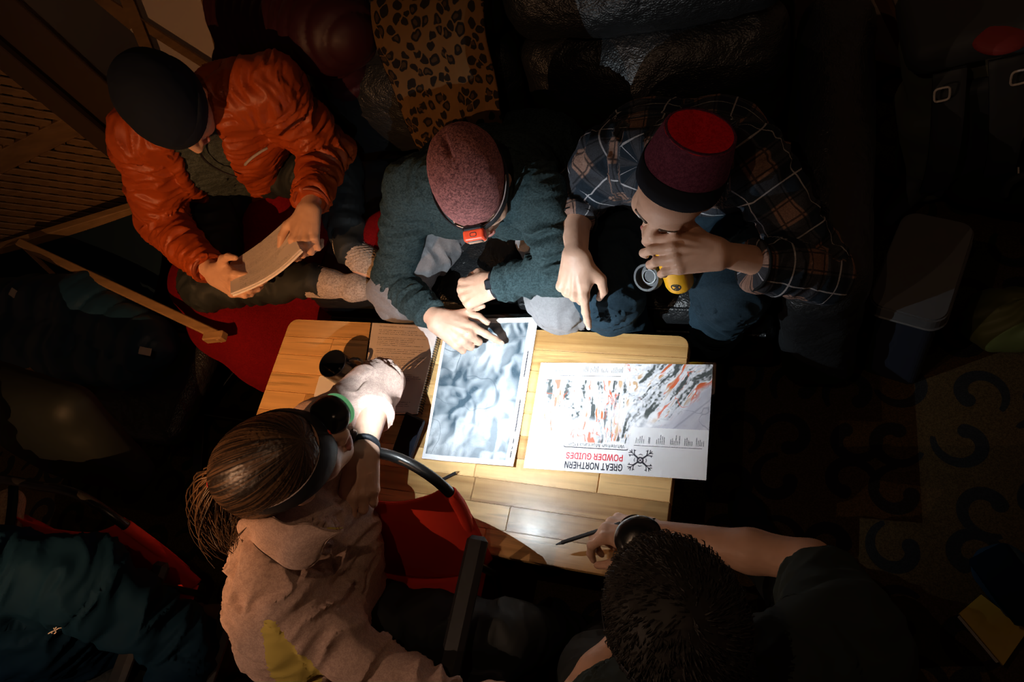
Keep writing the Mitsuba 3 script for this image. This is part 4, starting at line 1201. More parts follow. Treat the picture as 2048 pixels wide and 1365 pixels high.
# ------------------------------------------------------------------ person in the green sweater, maroon beanie with a red headlamp
C = thing('person', 'person in dark green sweater and maroon beanie with red headlamp pointing at the grey map', 'person', 'people round the table')
hc = P(947, 378, 0.850); HR = frame(V(0.20, -0.90, -0.40), V(0.10, -0.1, 1))
pel, chest, neck = V(0.03, 0.82, 0.505), V(0.055, 0.60, 0.665), V(0.085, 0.535, 0.785)
sR, sL = V(-0.100, 0.545, 0.745), V(0.245, 0.520, 0.745)
eR = reach(787, 560, sR, 0.285); wR = P(874, 640, 0.560)
eL = P(1122, 540, 0.625); wL = P(985, 571, 0.610)
hR, nR, tR = hand_prims(wR, P(938, 676, 0.535) - wR, V(0.15, -0.12, 1), True, {'index': (22, 8, 6), 'middle': (62, 70, 40), 'ring': (68, 75, 45), 'little': (66, 72, 45)}, [(0.65, 0.72, -0.25), (0.95, 0.25, -0.25), (0.98, -0.05, -0.2)])
hL, nL, tL = hand_prims(wL, P(912, 590, 0.585) - wL, V(0.10, -0.25, 1), False, C3((48, 62, 30), (55, 66, 35), (60, 66, 40)), [(0.7, 0.6, -0.35), (0.9, 0.1, -0.45), (0.9, -0.2, -0.4)])
sk = torso(pel, chest, neck, sL, sR, -0.012) + [cone(neck, hc + HR @ V(0, -0.03, -0.05), 0.056, 0.052, 0.03)] + head_prims(hc, HR) + arm_skin(sR, eR, wR) + arm_skin(sL, eL, wL) + hR + hL
hipR, hipL, kR, kL = V(-0.07, 0.755, 0.500), V(0.13, 0.755, 0.500), P(792, 585, 0.515), P(1118, 596, 0.505)
aR, aL = V(-0.205, 0.335, 0.09), V(0.235, 0.345, 0.09)
sk += leg(hipR, kR, aR, (0.07, 0.052, 0.036)) + leg(hipL, kL, aL, (0.07, 0.052, 0.036)) + foot_prims(aR, aR + V(-0.02, -0.17, -0.035)) + foot_prims(aL, aL + V(0.03, -0.17, -0.035))
mesh_body(C, sk, [box_of([wR, tR['index'], tR['thumb'], tR['little']], 0.03), box_of([wL, tL['index'], tL['little']], 0.03)])
for nn in nail_mesh([nR[0], nR[4]]): part(C + '__body', 'fingernail', nn, 'nail', True)
face_parts(C + '__body', hc, HR)
cR, cL = eR + (wR - eR) * 0.90, eL + (wL - eL) * 0.90
top = torso(pel + V(0, 0, 0.0), chest, neck - V(0, 0, 0.012), sL, sR, 0.010, 0.006) + sleeve(sR, eR, wR, cR, (0.066, 0.056, 0.041), 0.008) + sleeve(sL, eL, wL, cL, (0.066, 0.056, 0.040), 0.009) + [cone(pel + V(-0.10, 0, 0.02), pel + V(0.12, 0, 0.02), 0.120, 0.120, 0.05, wr=0.006)]
m = wrinkle(solid(top, 0.006), top, 36, 9, 1)
part(C, 'sweater', m, 'green_wool', True)
tr_ = leg(hipR, kR, aR, (0.100, 0.072, 0.060), 0.008) + leg(hipL, kL, aL, (0.100, 0.074, 0.060), 0.009) + [cone(kL + V(-0.03, 0.05, 0.0), kL + V(0.045, 0.0, -0.035), 0.062, 0.055, 0.04, wr=0.008)] + [cone(hipR, hipL, 0.105, 0.105, 0.06)]
part(C, 'trousers', wrinkle(solid(tr_, 0.007), tr_, 26, 8, 2), 'grey_cotton', True)
part(C + '__trousers', 'drawcord', bar(P(925, 500, 0.60), P(945, 478, 0.61), 0.014, 0.004, (0, -0.5, 0.8), 0.001), 'black_cloth')
for a_ in (aR, aL): part(C, 'sock', solid(foot_prims(a_, a_ + V(0, -0.17, -0.035), 1.1), 0.006), 'sock_dark', True)
g = lambda x, y, z: hc + HR @ V(x, y, z)
bn = solid([ell(g(0, -0.014, 0.032), V(0.083, 0.109, 0.096), HR, cuts=[(g(0, 0.075, -0.016), HR @ nrm(V(0, 0.36, -1)))]), ell(g(0.0, -0.054, 0.080), V(0.056, 0.060, 0.048), HR, k=0.07),
            ell(g(0.014, -0.070, 0.136), V(0.003, 0.034, 0.014), HR @ rotm([0, 0, 1], 14), k=0.018, sub=True)], 0.0045)
part(C, 'beanie', bump(bn, 0.0016, 45, 3), 'maroon_heather', True)
_, bf_ = headband(C, hc, HR, 0.0885, 0.1145, 0.030, 0.024, 'band_black', -0.010)
part(C, 'headlamp_trim', tube(np.array([bf_(np.array([u]), np.array([0.9]))[0] + HR @ V(0, 0, 0.001) for u in np.linspace(-0.24, -0.07, 14)]), 0.0022, 6), 'band_pale', True)
lampC = g(0.004, 0.109, 0.028)
hl = thing('headlamp', 'red headlamp on the front of the maroon beanie', 'headlamp')
part(hl, 'body', place(man(m3.Manifold.hull(m3.Manifold.batch_boolean([m3.Manifold.sphere(0.0075, 20).translate([x, y, z]) for x in (-0.0175, 0.0175) for y in (0.0, 0.013) for z in (-0.008, 0.008)], m3.OpType.Add))), HR, lampC), 'headlamp_red', 35)
part(hl, 'mount', place(bbox((0.046, 0.012, 0.034), 0.004), HR, lampC - HR @ V(0, 0.009, 0)), 'black_plastic')
part(hl, 'lens', place(bbox((0.036, 0.004, 0.020), 0.002), HR, lampC + HR @ V(0, 0.0205, 0)), 'steel')
rr_ = [(0.009 * np.sign(math.cos(a)) * abs(math.cos(a)) ** 0.5, 0.0055 * np.sign(math.sin(a)) * abs(math.sin(a)) ** 0.5) for a in np.linspace(0, 2 * np.pi, 17)[:-1]]
part(hl, 'button', place(tube([(x * 0.8, y * 0.8 + 0.007, 0.0156) for x, y in rr_], 0.0008, 6, True), HR, lampC), 'band_black')
wt = thing('wristwatch', 'dark wristwatch on the folded arm of the person in the green sweater', 'watch')
wd = nrm(wL - eL); wc = wL - wd * 0.006
WRm = frame(wd, V(0.2, -0.45, 1))
a = np.linspace(0, 2 * np.pi, 33)[:-1]
part(wt, 'strap', tube(wc + np.stack([0.0315 * np.cos(a), 0 * a, 0.0265 * np.sin(a)], 1) @ WRm.T, 0.0055, 6, True), 'band_black', True)
part(wt, 'case', place(bbox((0.026, 0.030, 0.008), 0.003), WRm, wc + WRm @ V(0, 0, 0.029)), 'black_plastic')
part(wt, 'face', place(bbox((0.018, 0.022, 0.001), 0.0004), WRm, wc + WRm @ V(0, 0, 0.0335)), 'mug_black')

# ------------------------------------------------------------------ person in plaid drinking from a yellow bottle
D = thing('person', 'person in plaid shirt and tall purple and red hat drinking from a yellow bottle', 'person', 'people round the table')
hc = P(1350, 376, 0.862)
img = nrm(RT * 0.40 + UP * 0.92); tow = nrm(CAM - hc)
Hf = nrm(-(RT * 0.50 + UP * 0.87) + tow * 0.06); Hu = nrm(tow + img * 0.20)
HR = frame_u(Hu, Hf); Hf = HR[:, 1]
pel, chest, neck = V(0.56, 0.84, 0.505), V(0.575, 0.655, 0.680), V(0.585, 0.565, 0.790)
sR, sL = V(0.420, 0.585, 0.760), V(0.745, 0.560, 0.760)
wR = P(1154, 510, 0.715); eR = P(1148, 400, 0.665)
eL = reach(1648, 548, sL, 0.285); wL = P(1440, 508, 0.775)
hR, nR, tR = hand_prims(wR, P(1141, 600, 0.655) - wR, V(-0.05, -0.30, 0.95), True, {'index': (24, 8, 6), 'middle': (70, 82, 40), 'ring': (74, 84, 45), 'little': (74, 84, 45)}, [(0.6, 0.75, -0.4), (0.85, 0.1, -0.55), (0.75, -0.45, -0.5)])
dL = P(1352, 506, 0.802) - wL
nrmL = nrm(CAM - wL) + 0.25 * UP
hL, nL, tL = hand_prims(wL, dL, nrmL, False, {'index': (20, 42, 42), 'middle': (24, 44, 44), 'ring': (28, 46, 44), 'little': (32, 48, 44)}, [(0.55, 0.75, -0.45), (0.85, 0.35, -0.5), (0.95, 0.0, -0.45)])
sk = torso(pel, chest, neck, sL, sR, -0.012) + [cone(neck, hc + HR @ V(0, -0.03, -0.05), 0.056, 0.052, 0.03)] + head_prims(hc, HR) + arm_skin(sR, eR, wR) + arm_skin(sL, eL, wL) + hR + hL
hipR, hipL = V(0.46, 0.80, 0.505), V(0.67, 0.80, 0.505)
kR, kL = P(1214, 590, 0.530), P(1460, 578, 0.545)
aR, aL = V(0.43, 0.340, 0.09), P(1412, 690, 0.09)
sk += leg(hipR, kR, aR, (0.07, 0.052, 0.036)) + leg(hipL, kL, aL, (0.07, 0.052, 0.036)) + foot_prims(aR, aR + V(0, -0.17, -0.035)) + foot_prims(aL, aL + V(0.02, -0.17, -0.035))
mesh_body(D, sk, [box_of([wR, tR['index'], tR['thumb'], tR['little']], 0.03), box_of([wL, tL['index'], tL['little'], tL['thumb']], 0.03), box_of([hc + HR @ V(0, 0.09, -0.02)], 0.05)])
for nn in nail_mesh([nR[0], nL[0], nL[1], nL[2]]): part(D + '__body', 'fingernail', nn, 'nail', True)
face_parts(D + '__body', hc, HR)
cR, cL = eR + (wR - eR) * 0.48, wL + (eL - wL) * 0.28
cL = P(1503, 530, 0.715)
pls = torso(pel, chest, neck - V(0, 0, 0.01), sL, sR, 0.012, 0.006) + [cone(sR, eR, 0.072, 0.062, 0.05, wr=0.008), cone(eR, cR, 0.062, 0.050, 0.03, wr=0.006, cuts=[(cR, nrm(cR - eR))])] \
    + [cone(sL, eL, 0.074, 0.060, 0.05, wr=0.009), cone(eL, cL, 0.062, 0.052, 0.03, wr=0.008, cuts=[(cL, nrm(cL - eL))])]
m = solid(pls, 0.006); vv = np.asarray(m.vertices); _, _, w = local(pls, vv)
uvp = np.zeros((len(vv), 2))
for i, q in enumerate(pls):      # along the limb and round it, the seam on the underside
    on = w == i; z_ = nrm(q.b - q.a); x_ = nrm(V(0, -0.3, 1) - z_ * (V(0, -0.3, 1) @ z_)); y_ = np.cross(z_, x_); r_ = (q.ra + q.rb) / 2
    l_ = vv[on] - q.a
    uvp[on] = np.stack([l_ @ z_ + (0.02, 0.02, 0.02, 0.02, 0.0, 0.0, 0.03, 0.05, 0.03, 0.07)[i], np.arctan2(l_ @ y_, l_ @ x_) * r_ + 0.03], 1)
m = wrinkle(m, pls, 28, 8, 5)
part(D, 'plaid_shirt', m, 'plaid', True, uv=uvp)
for (cp, dd, r) in ((cR, nrm(cR - eR), 0.051), (cL, nrm(cL - eL), 0.053)):
    Rm = frame(dd, V(0, 0, 1)); a = np.linspace(0, 2 * np.pi, 41)[:-1]
    part(D + '__plaid_shirt', 'cuff_edge', tube(cp - dd * 0.004 + np.stack([r * np.cos(a), 0 * a, r * np.sin(a)], 1) @ Rm.T, 0.0032, 6, True), 'black_cloth', True)
part(D + '__plaid_shirt', 'collar', wrinkle(solid([cone(neck + V(-0.05, 0.02, 0.005), neck + V(0.0, -0.055, -0.005), 0.018, 0.014, 0.02), cone(neck + V(0.05, 0.02, 0.005), neck + V(0.0, -0.055, -0.005), 0.018, 0.014, 0.02), cone(neck + V(-0.05, 0.02, 0.005), neck + V(0.05, 0.02, 0.005), 0.02, 0.02, 0.02)], 0.005), [cone(neck, neck + V(0, 0, 0.1), 0.1, 0.1)], 20, 20, 3), 'navy_cloth', True)
tr_ = leg(hipR, kR, aR, (0.10, 0.078, 0.060), 0.008) + leg(hipL, kL, aL, (0.102, 0.082, 0.064), 0.009) + [cone(hipR, hipL, 0.112, 0.112, 0.06)]
part(D, 'trousers', wrinkle(solid(tr_, 0.007), tr_, 26, 8, 12), 'navy_trousers', True)
for a_, o_ in ((aR, V(0, -0.178, -0.035)), (aL, V(0.021, -0.178, -0.035))): part(D, 'shoe', solid(foot_prims(a_, a_ + o_, 1.3), 0.006), 'black_cloth', True)
# the hat leans back from the brow
hatu = nrm(img * 0.72 + tow * 0.69); KR = frame_u(hatu, Hf)
hb = hc + HR @ V(0, -0.016, 0.050)
kp = lambda x, y, z: hb + KR @ V(x, y, z)
def hat_ring(z0, z1, r0, r1, e):
    a = np.linspace(0, 2 * np.pi, 73)[:-1]
    prof = [(r0, z0), (r0 + (r1 - r0) * 0.5 + 0.001, (z0 + z1) / 2), (r1, z1), (r1 - e, z1), (r0 - e, z0)]
    v = np.array([kp(r * math.sin(t) * 0.93, r * math.cos(t) * 1.06, z) for r, z in prof for t in a]); N = len(a); f = []
    for i in range(5):
        j = (i + 1) % 5
        for k in range(N):
            l = (k + 1) % N; f += [(i * N + k, j * N + k, j * N + l), (i * N + k, j * N + l, i * N + l)]
    return trimesh.Trimesh(v, np.array(f), process=False)
part(D, 'hat_band', bump(hat_ring(-0.012, 0.034, 0.0930, 0.0925, 0.007), 0.001, 40), 'navy_cloth', True, label='dark navy hat band')
part(D, 'hat_side', bump(hat_ring(0.030, 0.106, 0.0905, 0.0730, 0.007), 0.0012, 40), 'hat_purple', True, label='purple hat side')
def crown(u, v):
    a = u * 2 * np.pi; r = v * 0.0735
    x, y = r * np.sin(a) * 0.93, r * np.cos(a) * 1.06
    z = 0.105 + 0.004 * np.sin(np.pi * v) - 0.020 * np.exp(-((x * 0.9 + y * 0.25) / 0.026) ** 2 - (v / 0.72) ** 4 - 0.0 * a)
    return hb + np.stack([x, y, z], 1) @ KR.T
part(D, 'hat_crown', grid(crown, 72, 24, 0.003)[0], 'hat_red', True, label='red dented hat crown')
bo = thing('bottle', 'yellow insulated bottle with steel neck held at the lips of the plaid person', 'bottle')
pc = tL['middle'] * 0.0 + (wL + nrm(dL) * 0.098) - nrm(nrmL - nrm(dL) * (nrmL @ nrm(dL))) * 0.052
M = P(1327, 462, 0.785)
B = P(1354, 548, 0.640)
ax_ = nrm(B - M); Rb = frame(np.cross(ax_, V(1, 0, 0)), -ax_)
Lb = 0.235
bz = lambda z: M + ax_ * z
part(bo, 'body', place(lathe([(0, 0.0), (0.0275, 0.0), (0.0315, 0.004), (0.0330, 0.012), (0.0330, 0.130), (0.0315, 0.142), (0.0260, 0.150), (0, 0.150)], 48), Rb, M + ax_ * 0.185), 'yellow_paint', 40)
part(bo, 'neck', place(lathe([(0.0255, 0.0), (0.0265, 0.006), (0.0235, 0.009), (0.0245, 0.016), (0.0235, 0.019), (0.0240, 0.026), (0.0225, 0.032), (0.0200, 0.033), (0.0195, 0.0)], 48), Rb, M + ax_ * 0.035), 'steel', 40)
# a round dark mark near the base
def on_bottle(poly2, r, zc, ang):
    m = plate(poly2, 0.0006); m = m.subdivide().subdivide()
    v = np.asarray(m.vertices); t = v[:, 0] / r + ang
    m.vertices = np.stack([(r + v[:, 2]) * np.sin(t), -(r + v[:, 2]) * np.cos(t), zc + v[:, 1]], 1)
    return place(m, Rb, M + ax_ * 0.185)
mark = shapely.union_all([sg.Point(0, 0).buffer(0.0115).difference(sg.Point(0, 0).buffer(0.0092)), sg.LineString([(-0.005, 0.006), (0.004, 0.0), (-0.005, -0.006)]).buffer(0.0014), sg.LineString([(0.0, 0.007), (0.006, 0.004), (0.001, 0.0), (0.006, -0.005), (0.0, -0.007)]).buffer(0.0013)])
cdir = (Rb.T @ nrm(CAM - M)); part(bo, 'mark', on_bottle(mark, 0.0331, 0.030, math.atan2(cdir[0], -cdir[1]) - 0.35), 'ink_black', label='round black mark')
cpc = P(1297, 554, 0.640); cn = nrm(CAM - cpc + V(-0.9, -0.4, 0.0)); CR_ = frame(np.cross(cn, V(1, 0.2, 0)), cn)
part(bo, 'lid', place(lathe([(0, 0), (0.0310, 0), (0.0330, 0.003), (0.0330, 0.022), (0.0315, 0.0245), (0.0265, 0.0245), (0.0255, 0.006), (0, 0.006)], 40), CR_, cpc - cn * 0.012), 'grey_rubber', 40, label='open grey screw lid')
part(bo, 'lid_ring', place(lathe([(0.0145, 0.006), (0.0175, 0.006), (0.0175, 0.010), (0.0145, 0.010)], 32), CR_, cpc - cn * 0.012), 'black_plastic', 40)
part(bo, 'lid_strap', tube(spline([bz(0.052) + RT * -0.022, (bz(0.10) + cpc) / 2 + RT * -0.03, cpc + UP * 0.026], 16), 0.0028, 6), 'black_matte', True)

# ------------------------------------------------------------------ person in the orange jacket reading
Op = thing('person', 'person in orange jacket and black beanie sitting cross-legged reading a booklet', 'person', 'people round the table')
hc = P(345, 214, 1.09); HR = frame(V(0.20, -0.64, -0.74), V(0.1, -0.3, 1))
pel, chest, neck = V(-0.96, 0.80, 0.555), V(-0.78, 0.715, 0.83), V(-0.685, 0.665, 0.985)
sR, sL = P(285, 275, 0.96), P(535, 175, 0.955)
eR = reach(325, 440, sR, 0.30); wR = P(428, 548, 0.700)
eL = reach(652, 300, sL, 0.275); wL = P(618, 418, 0.735)
bk = [P(462, 528, 0.680), P(575, 442, 0.680), P(603, 500, 0.735), P(463, 590, 0.735)]
hR, nR, tR = hand_prims(wR, P(470, 572, 0.700) - wR, V(-0.55, -0.45, 0.7), True, C3((35, 40, 20), (40, 45, 25), (45, 45, 25)), [(0.55, 0.8, 0.25), (0.85, 0.5, 0.1), (0.95, 0.2, -0.1)])
hL, nL, tL = hand_prims(wL, P(606, 475, 0.715) - wL, V(0.25, -0.15, 0.95), False, {'index': (35, 45, 25), 'middle': (55, 62, 35), 'ring': (60, 66, 38), 'little': (58, 66, 40)}, [(0.60, 0.75, -0.1), (0.9, 0.35, -0.2), (0.98, 0.1, -0.25)])
sk = torso(pel, chest, neck, sL, sR, -0.012) + [cone(neck, hc + HR @ V(0, -0.03, -0.05), 0.056, 0.052, 0.03)] + head_prims(hc, HR) + arm_skin(sR, eR, wR) + arm_skin(sL, eL, wL) + hR + hL
hipR, hipL = V(-1.03, 0.76, 0.545), V(-0.87, 0.82, 0.545)
kR, kL = P(415, 570, 0.545), P(672, 352, 0.560)
aR, aL = P(628, 562, 0.500), P(702, 498, 0.500)
toeR, toeL = P(738, 580, 0.465), P(756, 545, 0.465)
sk += leg(hipR, kR, aR, (0.07, 0.052, 0.036)) + leg(hipL, kL, aL, (0.07, 0.052, 0.036)) + foot_prims(aR, toeR) + foot_prims(aL, toeL)
mesh_body(Op, sk, [box_of([wR, tR['index'], tR['thumb'], tR['little']], 0.03), box_of([wL, tL['index'], tL['thumb'], tL['little']], 0.03)])
face_parts(Op + '__body', hc, HR)
cR, cL = eR + (wR - eR) * 0.90, eL + (wL - eL) * 0.88
fdir = nrm(np.cross(sL - sR, V(0, 0, 1)) * 1.0)
fdir = fdir if fdir[1] < 0 else -fdir
jk = torso(pel, chest, neck - V(0, 0, 0.02), sL, sR, 0.030, 0.012)
slot = rbox((chest + pel) / 2 + fdir * 0.16 + V(0.02, 0, 0.05), V(0.062, 0.12, 0.34), 0.03, frame(fdir, nrm(neck - pel)), k=0.02, sub=True)
jk = jk + [slot] + sleeve(sR, eR, wR, cR, (0.080, 0.070, 0.046), 0.016) + sleeve(sL, eL, wL, cL, (0.080, 0.070, 0.048), 0.017)
m = solid(jk, 0.0055); m = wrinkle(m, jk, 44, 11, 21, 1.1)
part(Op, 'jacket', m, 'orange_nylon', True)
for cp, dd, r in ((cR, nrm(cR - eR), 0.043), (cL, nrm(cL - eL), 0.045)):
    Rm = frame(dd, V(0, 0, 1)); a = np.linspace(0, 2 * np.pi, 33)[:-1]
    part(Op + '__jacket', 'cuff_band', tube(cp + np.stack([r * np.cos(a), 0 * a, r * np.sin(a)], 1) @ Rm.T, 0.006, 8, True), 'orange_dark', True)
part(Op + '__jacket', 'chest_pocket_zip', tube(spline([P(490, 330, 0.93), P(512, 310, 0.95), P(535, 296, 0.95)], 10), 0.0035, 6), 'band_pale', True, label='pale chest pocket zip')
sh = torso(pel, chest, neck - V(0, 0, 0.005), sL, sR, 0.012, 0.008)[:4] + [ell(neck + fdir * 0.05 - V(0, 0, 0.03), V(0.06, 0.05, 0.04), k=0.04)]
part(Op, 'shirt', wrinkle(solid(sh, 0.007), sh, 26, 10, 9), 'slate_knit', True)
part(Op + '__shirt', 'drawcord', tube(spline([neck + fdir * 0.10 - V(0, 0, 0.03), chest + fdir * 0.155 + V(0.02, 0, 0.03), chest + fdir * 0.165 + V(0.05, 0.02, -0.05)], 14), 0.003, 6), 'band_black')
tr_ = leg(hipR, kR, aR, (0.098, 0.080, 0.052), 0.008) + leg(hipL, kL, aL, (0.098, 0.080, 0.052), 0.008) + [cone(hipR, hipL, 0.11, 0.11, 0.06)]
part(Op, 'trousers', wrinkle(solid(tr_, 0.007), tr_, 26, 8, 15), 'black_trousers', True)
for a_, t_, kn in ((aR, toeR, kR), (aL, toeL, kL)):
    fp = foot_prims(a_, t_, 1.12) + [cone(a_ + (kn - a_) * 0.24, a_, 0.046, 0.041, 0.02)]
    sm = solid(fp, 0.005); v = np.asarray(sm.vertices); L, _, w = local([cone(a_ + (kn - a_) * 0.24, a_, 0.05, 0.05)], v)
    sm = trimesh.Trimesh(v + vnormals(sm) * (0.0022 * np.sin(L[:, 0] * 700) * (np.abs(L[:, 0] - 0.06) < 0.07))[:, None], sm.faces, process=False)
    sk_ = part(Op, 'sock', sm, 'sock_grey', True, label='grey wool sock')
    dd = nrm(a_ - kn); Rm = frame(dd, V(0, 0, 1)); a = np.linspace(0, 2 * np.pi, 33)[:-1]
    part(sk_, 'cuff_stripe', tube(a_ - dd * 0.055 + np.stack([0.0455 * np.cos(a), 0 * a, 0.0455 * np.sin(a)], 1) @ Rm.T, 0.006, 6, True), 'sock_dark', True)
    part(sk_, 'heel_patch', solid([ell(a_ - nrm(t_ - a_) * 0.030 - V(0, 0, 0.012), V(0.032, 0.032, 0.034))], 0.005), 'sock_dark', True)
    part(sk_, 'toe_patch', solid([ell(t_ - nrm(t_ - a_) * 0.012 + UP * 0.012, V(0.026, 0.024, 0.018), frame(t_ - a_, V(0, 0, 1)))], 0.005), 'sock_dark', True)
g = lambda x, y, z: hc + HR @ V(x, y, z)
bn = solid([ell(g(0, -0.014, 0.030), V(0.090, 0.110, 0.104), HR, cuts=[(g(0, 0.07, -0.004), HR @ nrm(V(0, 0.25, -1)))]), ell(g(0, -0.060, 0.072), V(0.070, 0.070, 0.060), HR, k=0.06)], 0.006)
part(Op, 'beanie', bump(bn, 0.003, 30, 3), 'navy_cloth', True)
part(Op, 'beanie_cuff', bump(solid([ell(g(0, -0.014, 0.016), V(0.096, 0.116, 0.086), HR, cuts=[(g(0, 0.07, -0.008), HR @ nrm(V(0, 0.25, -1))), (g(0, 0.07, 0.045), HR @ nrm(V(0, -0.25, 1)))])], 0.005), 0.002, 40, 4), 'navy_cloth', True)

bkt = thing('booklet', 'thick white printed booklet held open by the person in the orange jacket', 'booklet')
bn_ = nrm(np.cross(bk[1] - bk[0], bk[0] - bk[3]));  bn_ = bn_ if bn_[2] > 0 else -bn_
def page(off):
    def f(u, v):
        q = (1 - u)[:, None] * ((1 - v)[:, None] * bk[0] + v[:, None] * bk[3]) + u[:, None] * ((1 - v)[:, None] * bk[1] + v[:, None] * bk[2])
        return q + bn_ * (off - 0.016 * np.sin(np.pi * u) * (0.4 + 0.6 * v))[:, None] if np.ndim(off) else q + bn_ * off - bn_[None] * (0.016 * np.sin(np.pi * u) * (0.4 + 0.6 * v))[:, None]
    return f
for i, off in enumerate((0.0, -0.0075)):
    m, uv = grid(page(off), 24, 16, 0.005)
    if vnormals(m)[24 * 8][2] < 0:
        m = trimesh.Trimesh(m.vertices, np.asarray(m.faces)[:, ::-1], process=False)
    part(bkt, 'page_block', m, 'print_text' if i == 0 else 'paper_white', False, uv=np.stack([uv[:, 0], uv[:, 1]], 1))

# ------------------------------------------------------------------ woman in beige fleece with the shining headlamp
Wm = thing('person', 'woman in beige fleece with ponytail and shining headlamp leaning an elbow on the table', 'person', 'people round the table')
hc = P(580, 918, 0.985)
tow = nrm(CAM - hc); HR = frame_u(tow - RT * 0.62 + UP * 0.06, RT * 0.86 + UP * 0.42)
neck = V(-0.055, -0.330, 0.860); chest = V(-0.075, -0.425, 0.735); pel = V(-0.10, -0.575, 0.50)
sR, sL = P(538, 1135, 0.845), V(-0.075, -0.155, 0.830)
eL = P(758, 768, 0.720); wL = reach(727, 902, eL, 0.235, True)
eR = reach(742, 1338, sR, 0.285); wR = P(905, 1405, 0.655)
hL, nL, tL = hand_prims(wL, P(716, 1000, wL[2] - 0.02) - wL, V(0.55, -0.25, 0.80), False, C3((24, 30, 20), (30, 36, 22), (38, 40, 26)), [(0.6, 0.6, -0.4), (0.85, 0.3, -0.45), (0.95, 0.0, -0.35)], 0.95)
hR, nR, tR = hand_prims(wR, V(0.9, -0.15, -0.05), V(0.0, 0.0, 1), True, C3((25, 30, 20)), [(0.7, 0.6, -0.2), (0.9, 0.3, -0.3), (1, 0, -0.2)], 0.95)
WS = 0.94
sk = torso(pel, chest, neck, sL, sR, -0.014, 0, WS) + [cone(neck, hc + HR @ V(0, -0.03, -0.05), 0.050, 0.046, 0.03)] + head_prims(hc, HR, 0.96) + arm_skin(sR, eR, wR, 0.9) + arm_skin(sL, eL, wL, 0.95) + hL + hR
hipR, hipL = V(-0.06, -0.66, 0.50), V(-0.07, -0.50, 0.50)
kR, kL = V(0.30, -0.62, 0.50), V(0.31, -0.46, 0.49)
aR, aL = V(0.36, -0.60, 0.09), V(0.38, -0.42, 0.09)
sk += leg(hipR, kR, aR, (0.07, 0.05, 0.034)) + leg(hipL, kL, aL, (0.07, 0.05, 0.034)) + foot_prims(aR, aR + V(0.16, 0.03, -0.035)) + foot_prims(aL, aL + V(0.16, 0.03, -0.035))
mesh_body(Wm, sk, [box_of([wL, tL['index'], tL['thumb'], tL['little']], 0.03), box_of([hc + HR @ V(0, 0.06, -0.02)], 0.06)])
for nn in nail_mesh(nL[:4]): part(Wm + '__body', 'fingernail', nn, 'nail', True)
face_parts(Wm + '__body', hc, HR, 0.96)
cL, cR = eL + (wL - eL) * 0.52, eR + (wR - eR) * 0.97
fl_ = torso(pel, chest, neck - V(0, 0, 0.02), sL, sR, 0.016, 0.008, WS) + sleeve(sR, eR, wR, cR, (0.068, 0.056, 0.042), 0.010, k=0.03) + [cone(sL, eL, 0.060, 0.050, 0.04, wr=0.007), cone(eL, cL + (cL - eL) * 0.1, 0.050, 0.052, 0.03, wr=0.003, cuts=[(cL, nrm(cL - eL))])]
fm = wrinkle(solid(fl_, 0.0055), fl_, 26, 8, 31, 2.0)
cen = np.asarray(fm.vertices)[np.asarray(fm.faces)].mean(1)
_, _, w_ = local(fl_, cen)
def first_hit(mesh, px, py):
    """The vertex of the mesh that lies nearest to this sight line and in front."""
    d = nrm(RT * (px - 1024) / FOC - UP * (py - 682.5) / FOC + FWD); q = np.asarray(mesh.vertices) - CAM
    t = q @ d; off = np.linalg.norm(q - t[:, None] * d, axis=1); near = np.where(off < 0.008)[0]
    return np.asarray(mesh.vertices)[near[np.argmin(t[near])]]
sp_, sq_ = first_hit(fm, 535, 1275), first_hit(fm, 580, 1352)
seg_ = sq_ - sp_; t_ = np.clip((cen - sp_) @ seg_ / (seg_ @ seg_), -0.1, 1.6)
ysel = np.linalg.norm(cen - sp_ - t_[:, None] * seg_, axis=1) < 0.018 + 0.026 * np.clip(t_, 0, 1)
fkey = part(Wm, 'fleece', trimesh.Trimesh(fm.vertices, np.asarray(fm.faces)[~ysel], process=True), 'beige_fleece', True)
part(fkey, 'side_panel', trimesh.Trimesh(fm.vertices, np.asarray(fm.faces)[ysel], process=True), 'yellow_fleece', True, label='yellow side panel')
ctop = spline([P(498, 1050, 0.94), P(560, 1046, 0.97), P(630, 1056, 0.965), P(684, 1056, 0.945)], 30)
cbot = spline([P(492, 1080, 0.915), P(545, 1108, 0.93), P(600, 1132, 0.925), P(634, 1108, 0.920)], 30)
def collar(u, v):
    i = np.round(u * 29).astype(int); q = ctop[i] * (1 - v)[:, None] + cbot[i] * v[:, None]
    return q + (UP * 0.006 + V(0, 0, 0.016)) * np.sin(np.pi * v)[:, None] + V(0, 0, 0.005) * np.sin(u * 17 + 2 * v)[:, None]
part(fkey, 'collar', grid(collar, 30, 14, 0.010)[0], 'beige_fleece', True)
part(fkey, 'zip_tape', grid(lambda u, v: collar(0.90 + 0.10 * v, u) + (RT * 0.3 + UP * -0.2 + V(0, 0, 0.8)) * 0.006, 14, 6, 0.003)[0], 'yellow_fleece', True, label='yellow zip tape')
for t_ in np.linspace(0.05, 0.95, 12):
    part(fkey, 'zip_tooth', place(bbox((0.007, 0.003, 0.003), 0.0008), frame(collar(np.array([1.0]), np.array([min(t_ + 0.05, 1)]))[0] - collar(np.array([1.0]), np.array([t_]))[0], V(0, 0, 1)), collar(np.array([1.0]), np.array([t_]))[0] + V(0, 0, 0.006)), 'wood_rail')
tr_ = leg(hipR, kR, aR, (0.092, 0.070, 0.055), 0.007) + leg(hipL, kL, aL, (0.092, 0.070, 0.055), 0.007) + [cone(hipR, hipL, 0.105, 0.105, 0.06)]
part(Wm, 'trousers', wrinkle(solid(tr_, 0.008), tr_, 26, 8, 39), 'black_trousers', True)
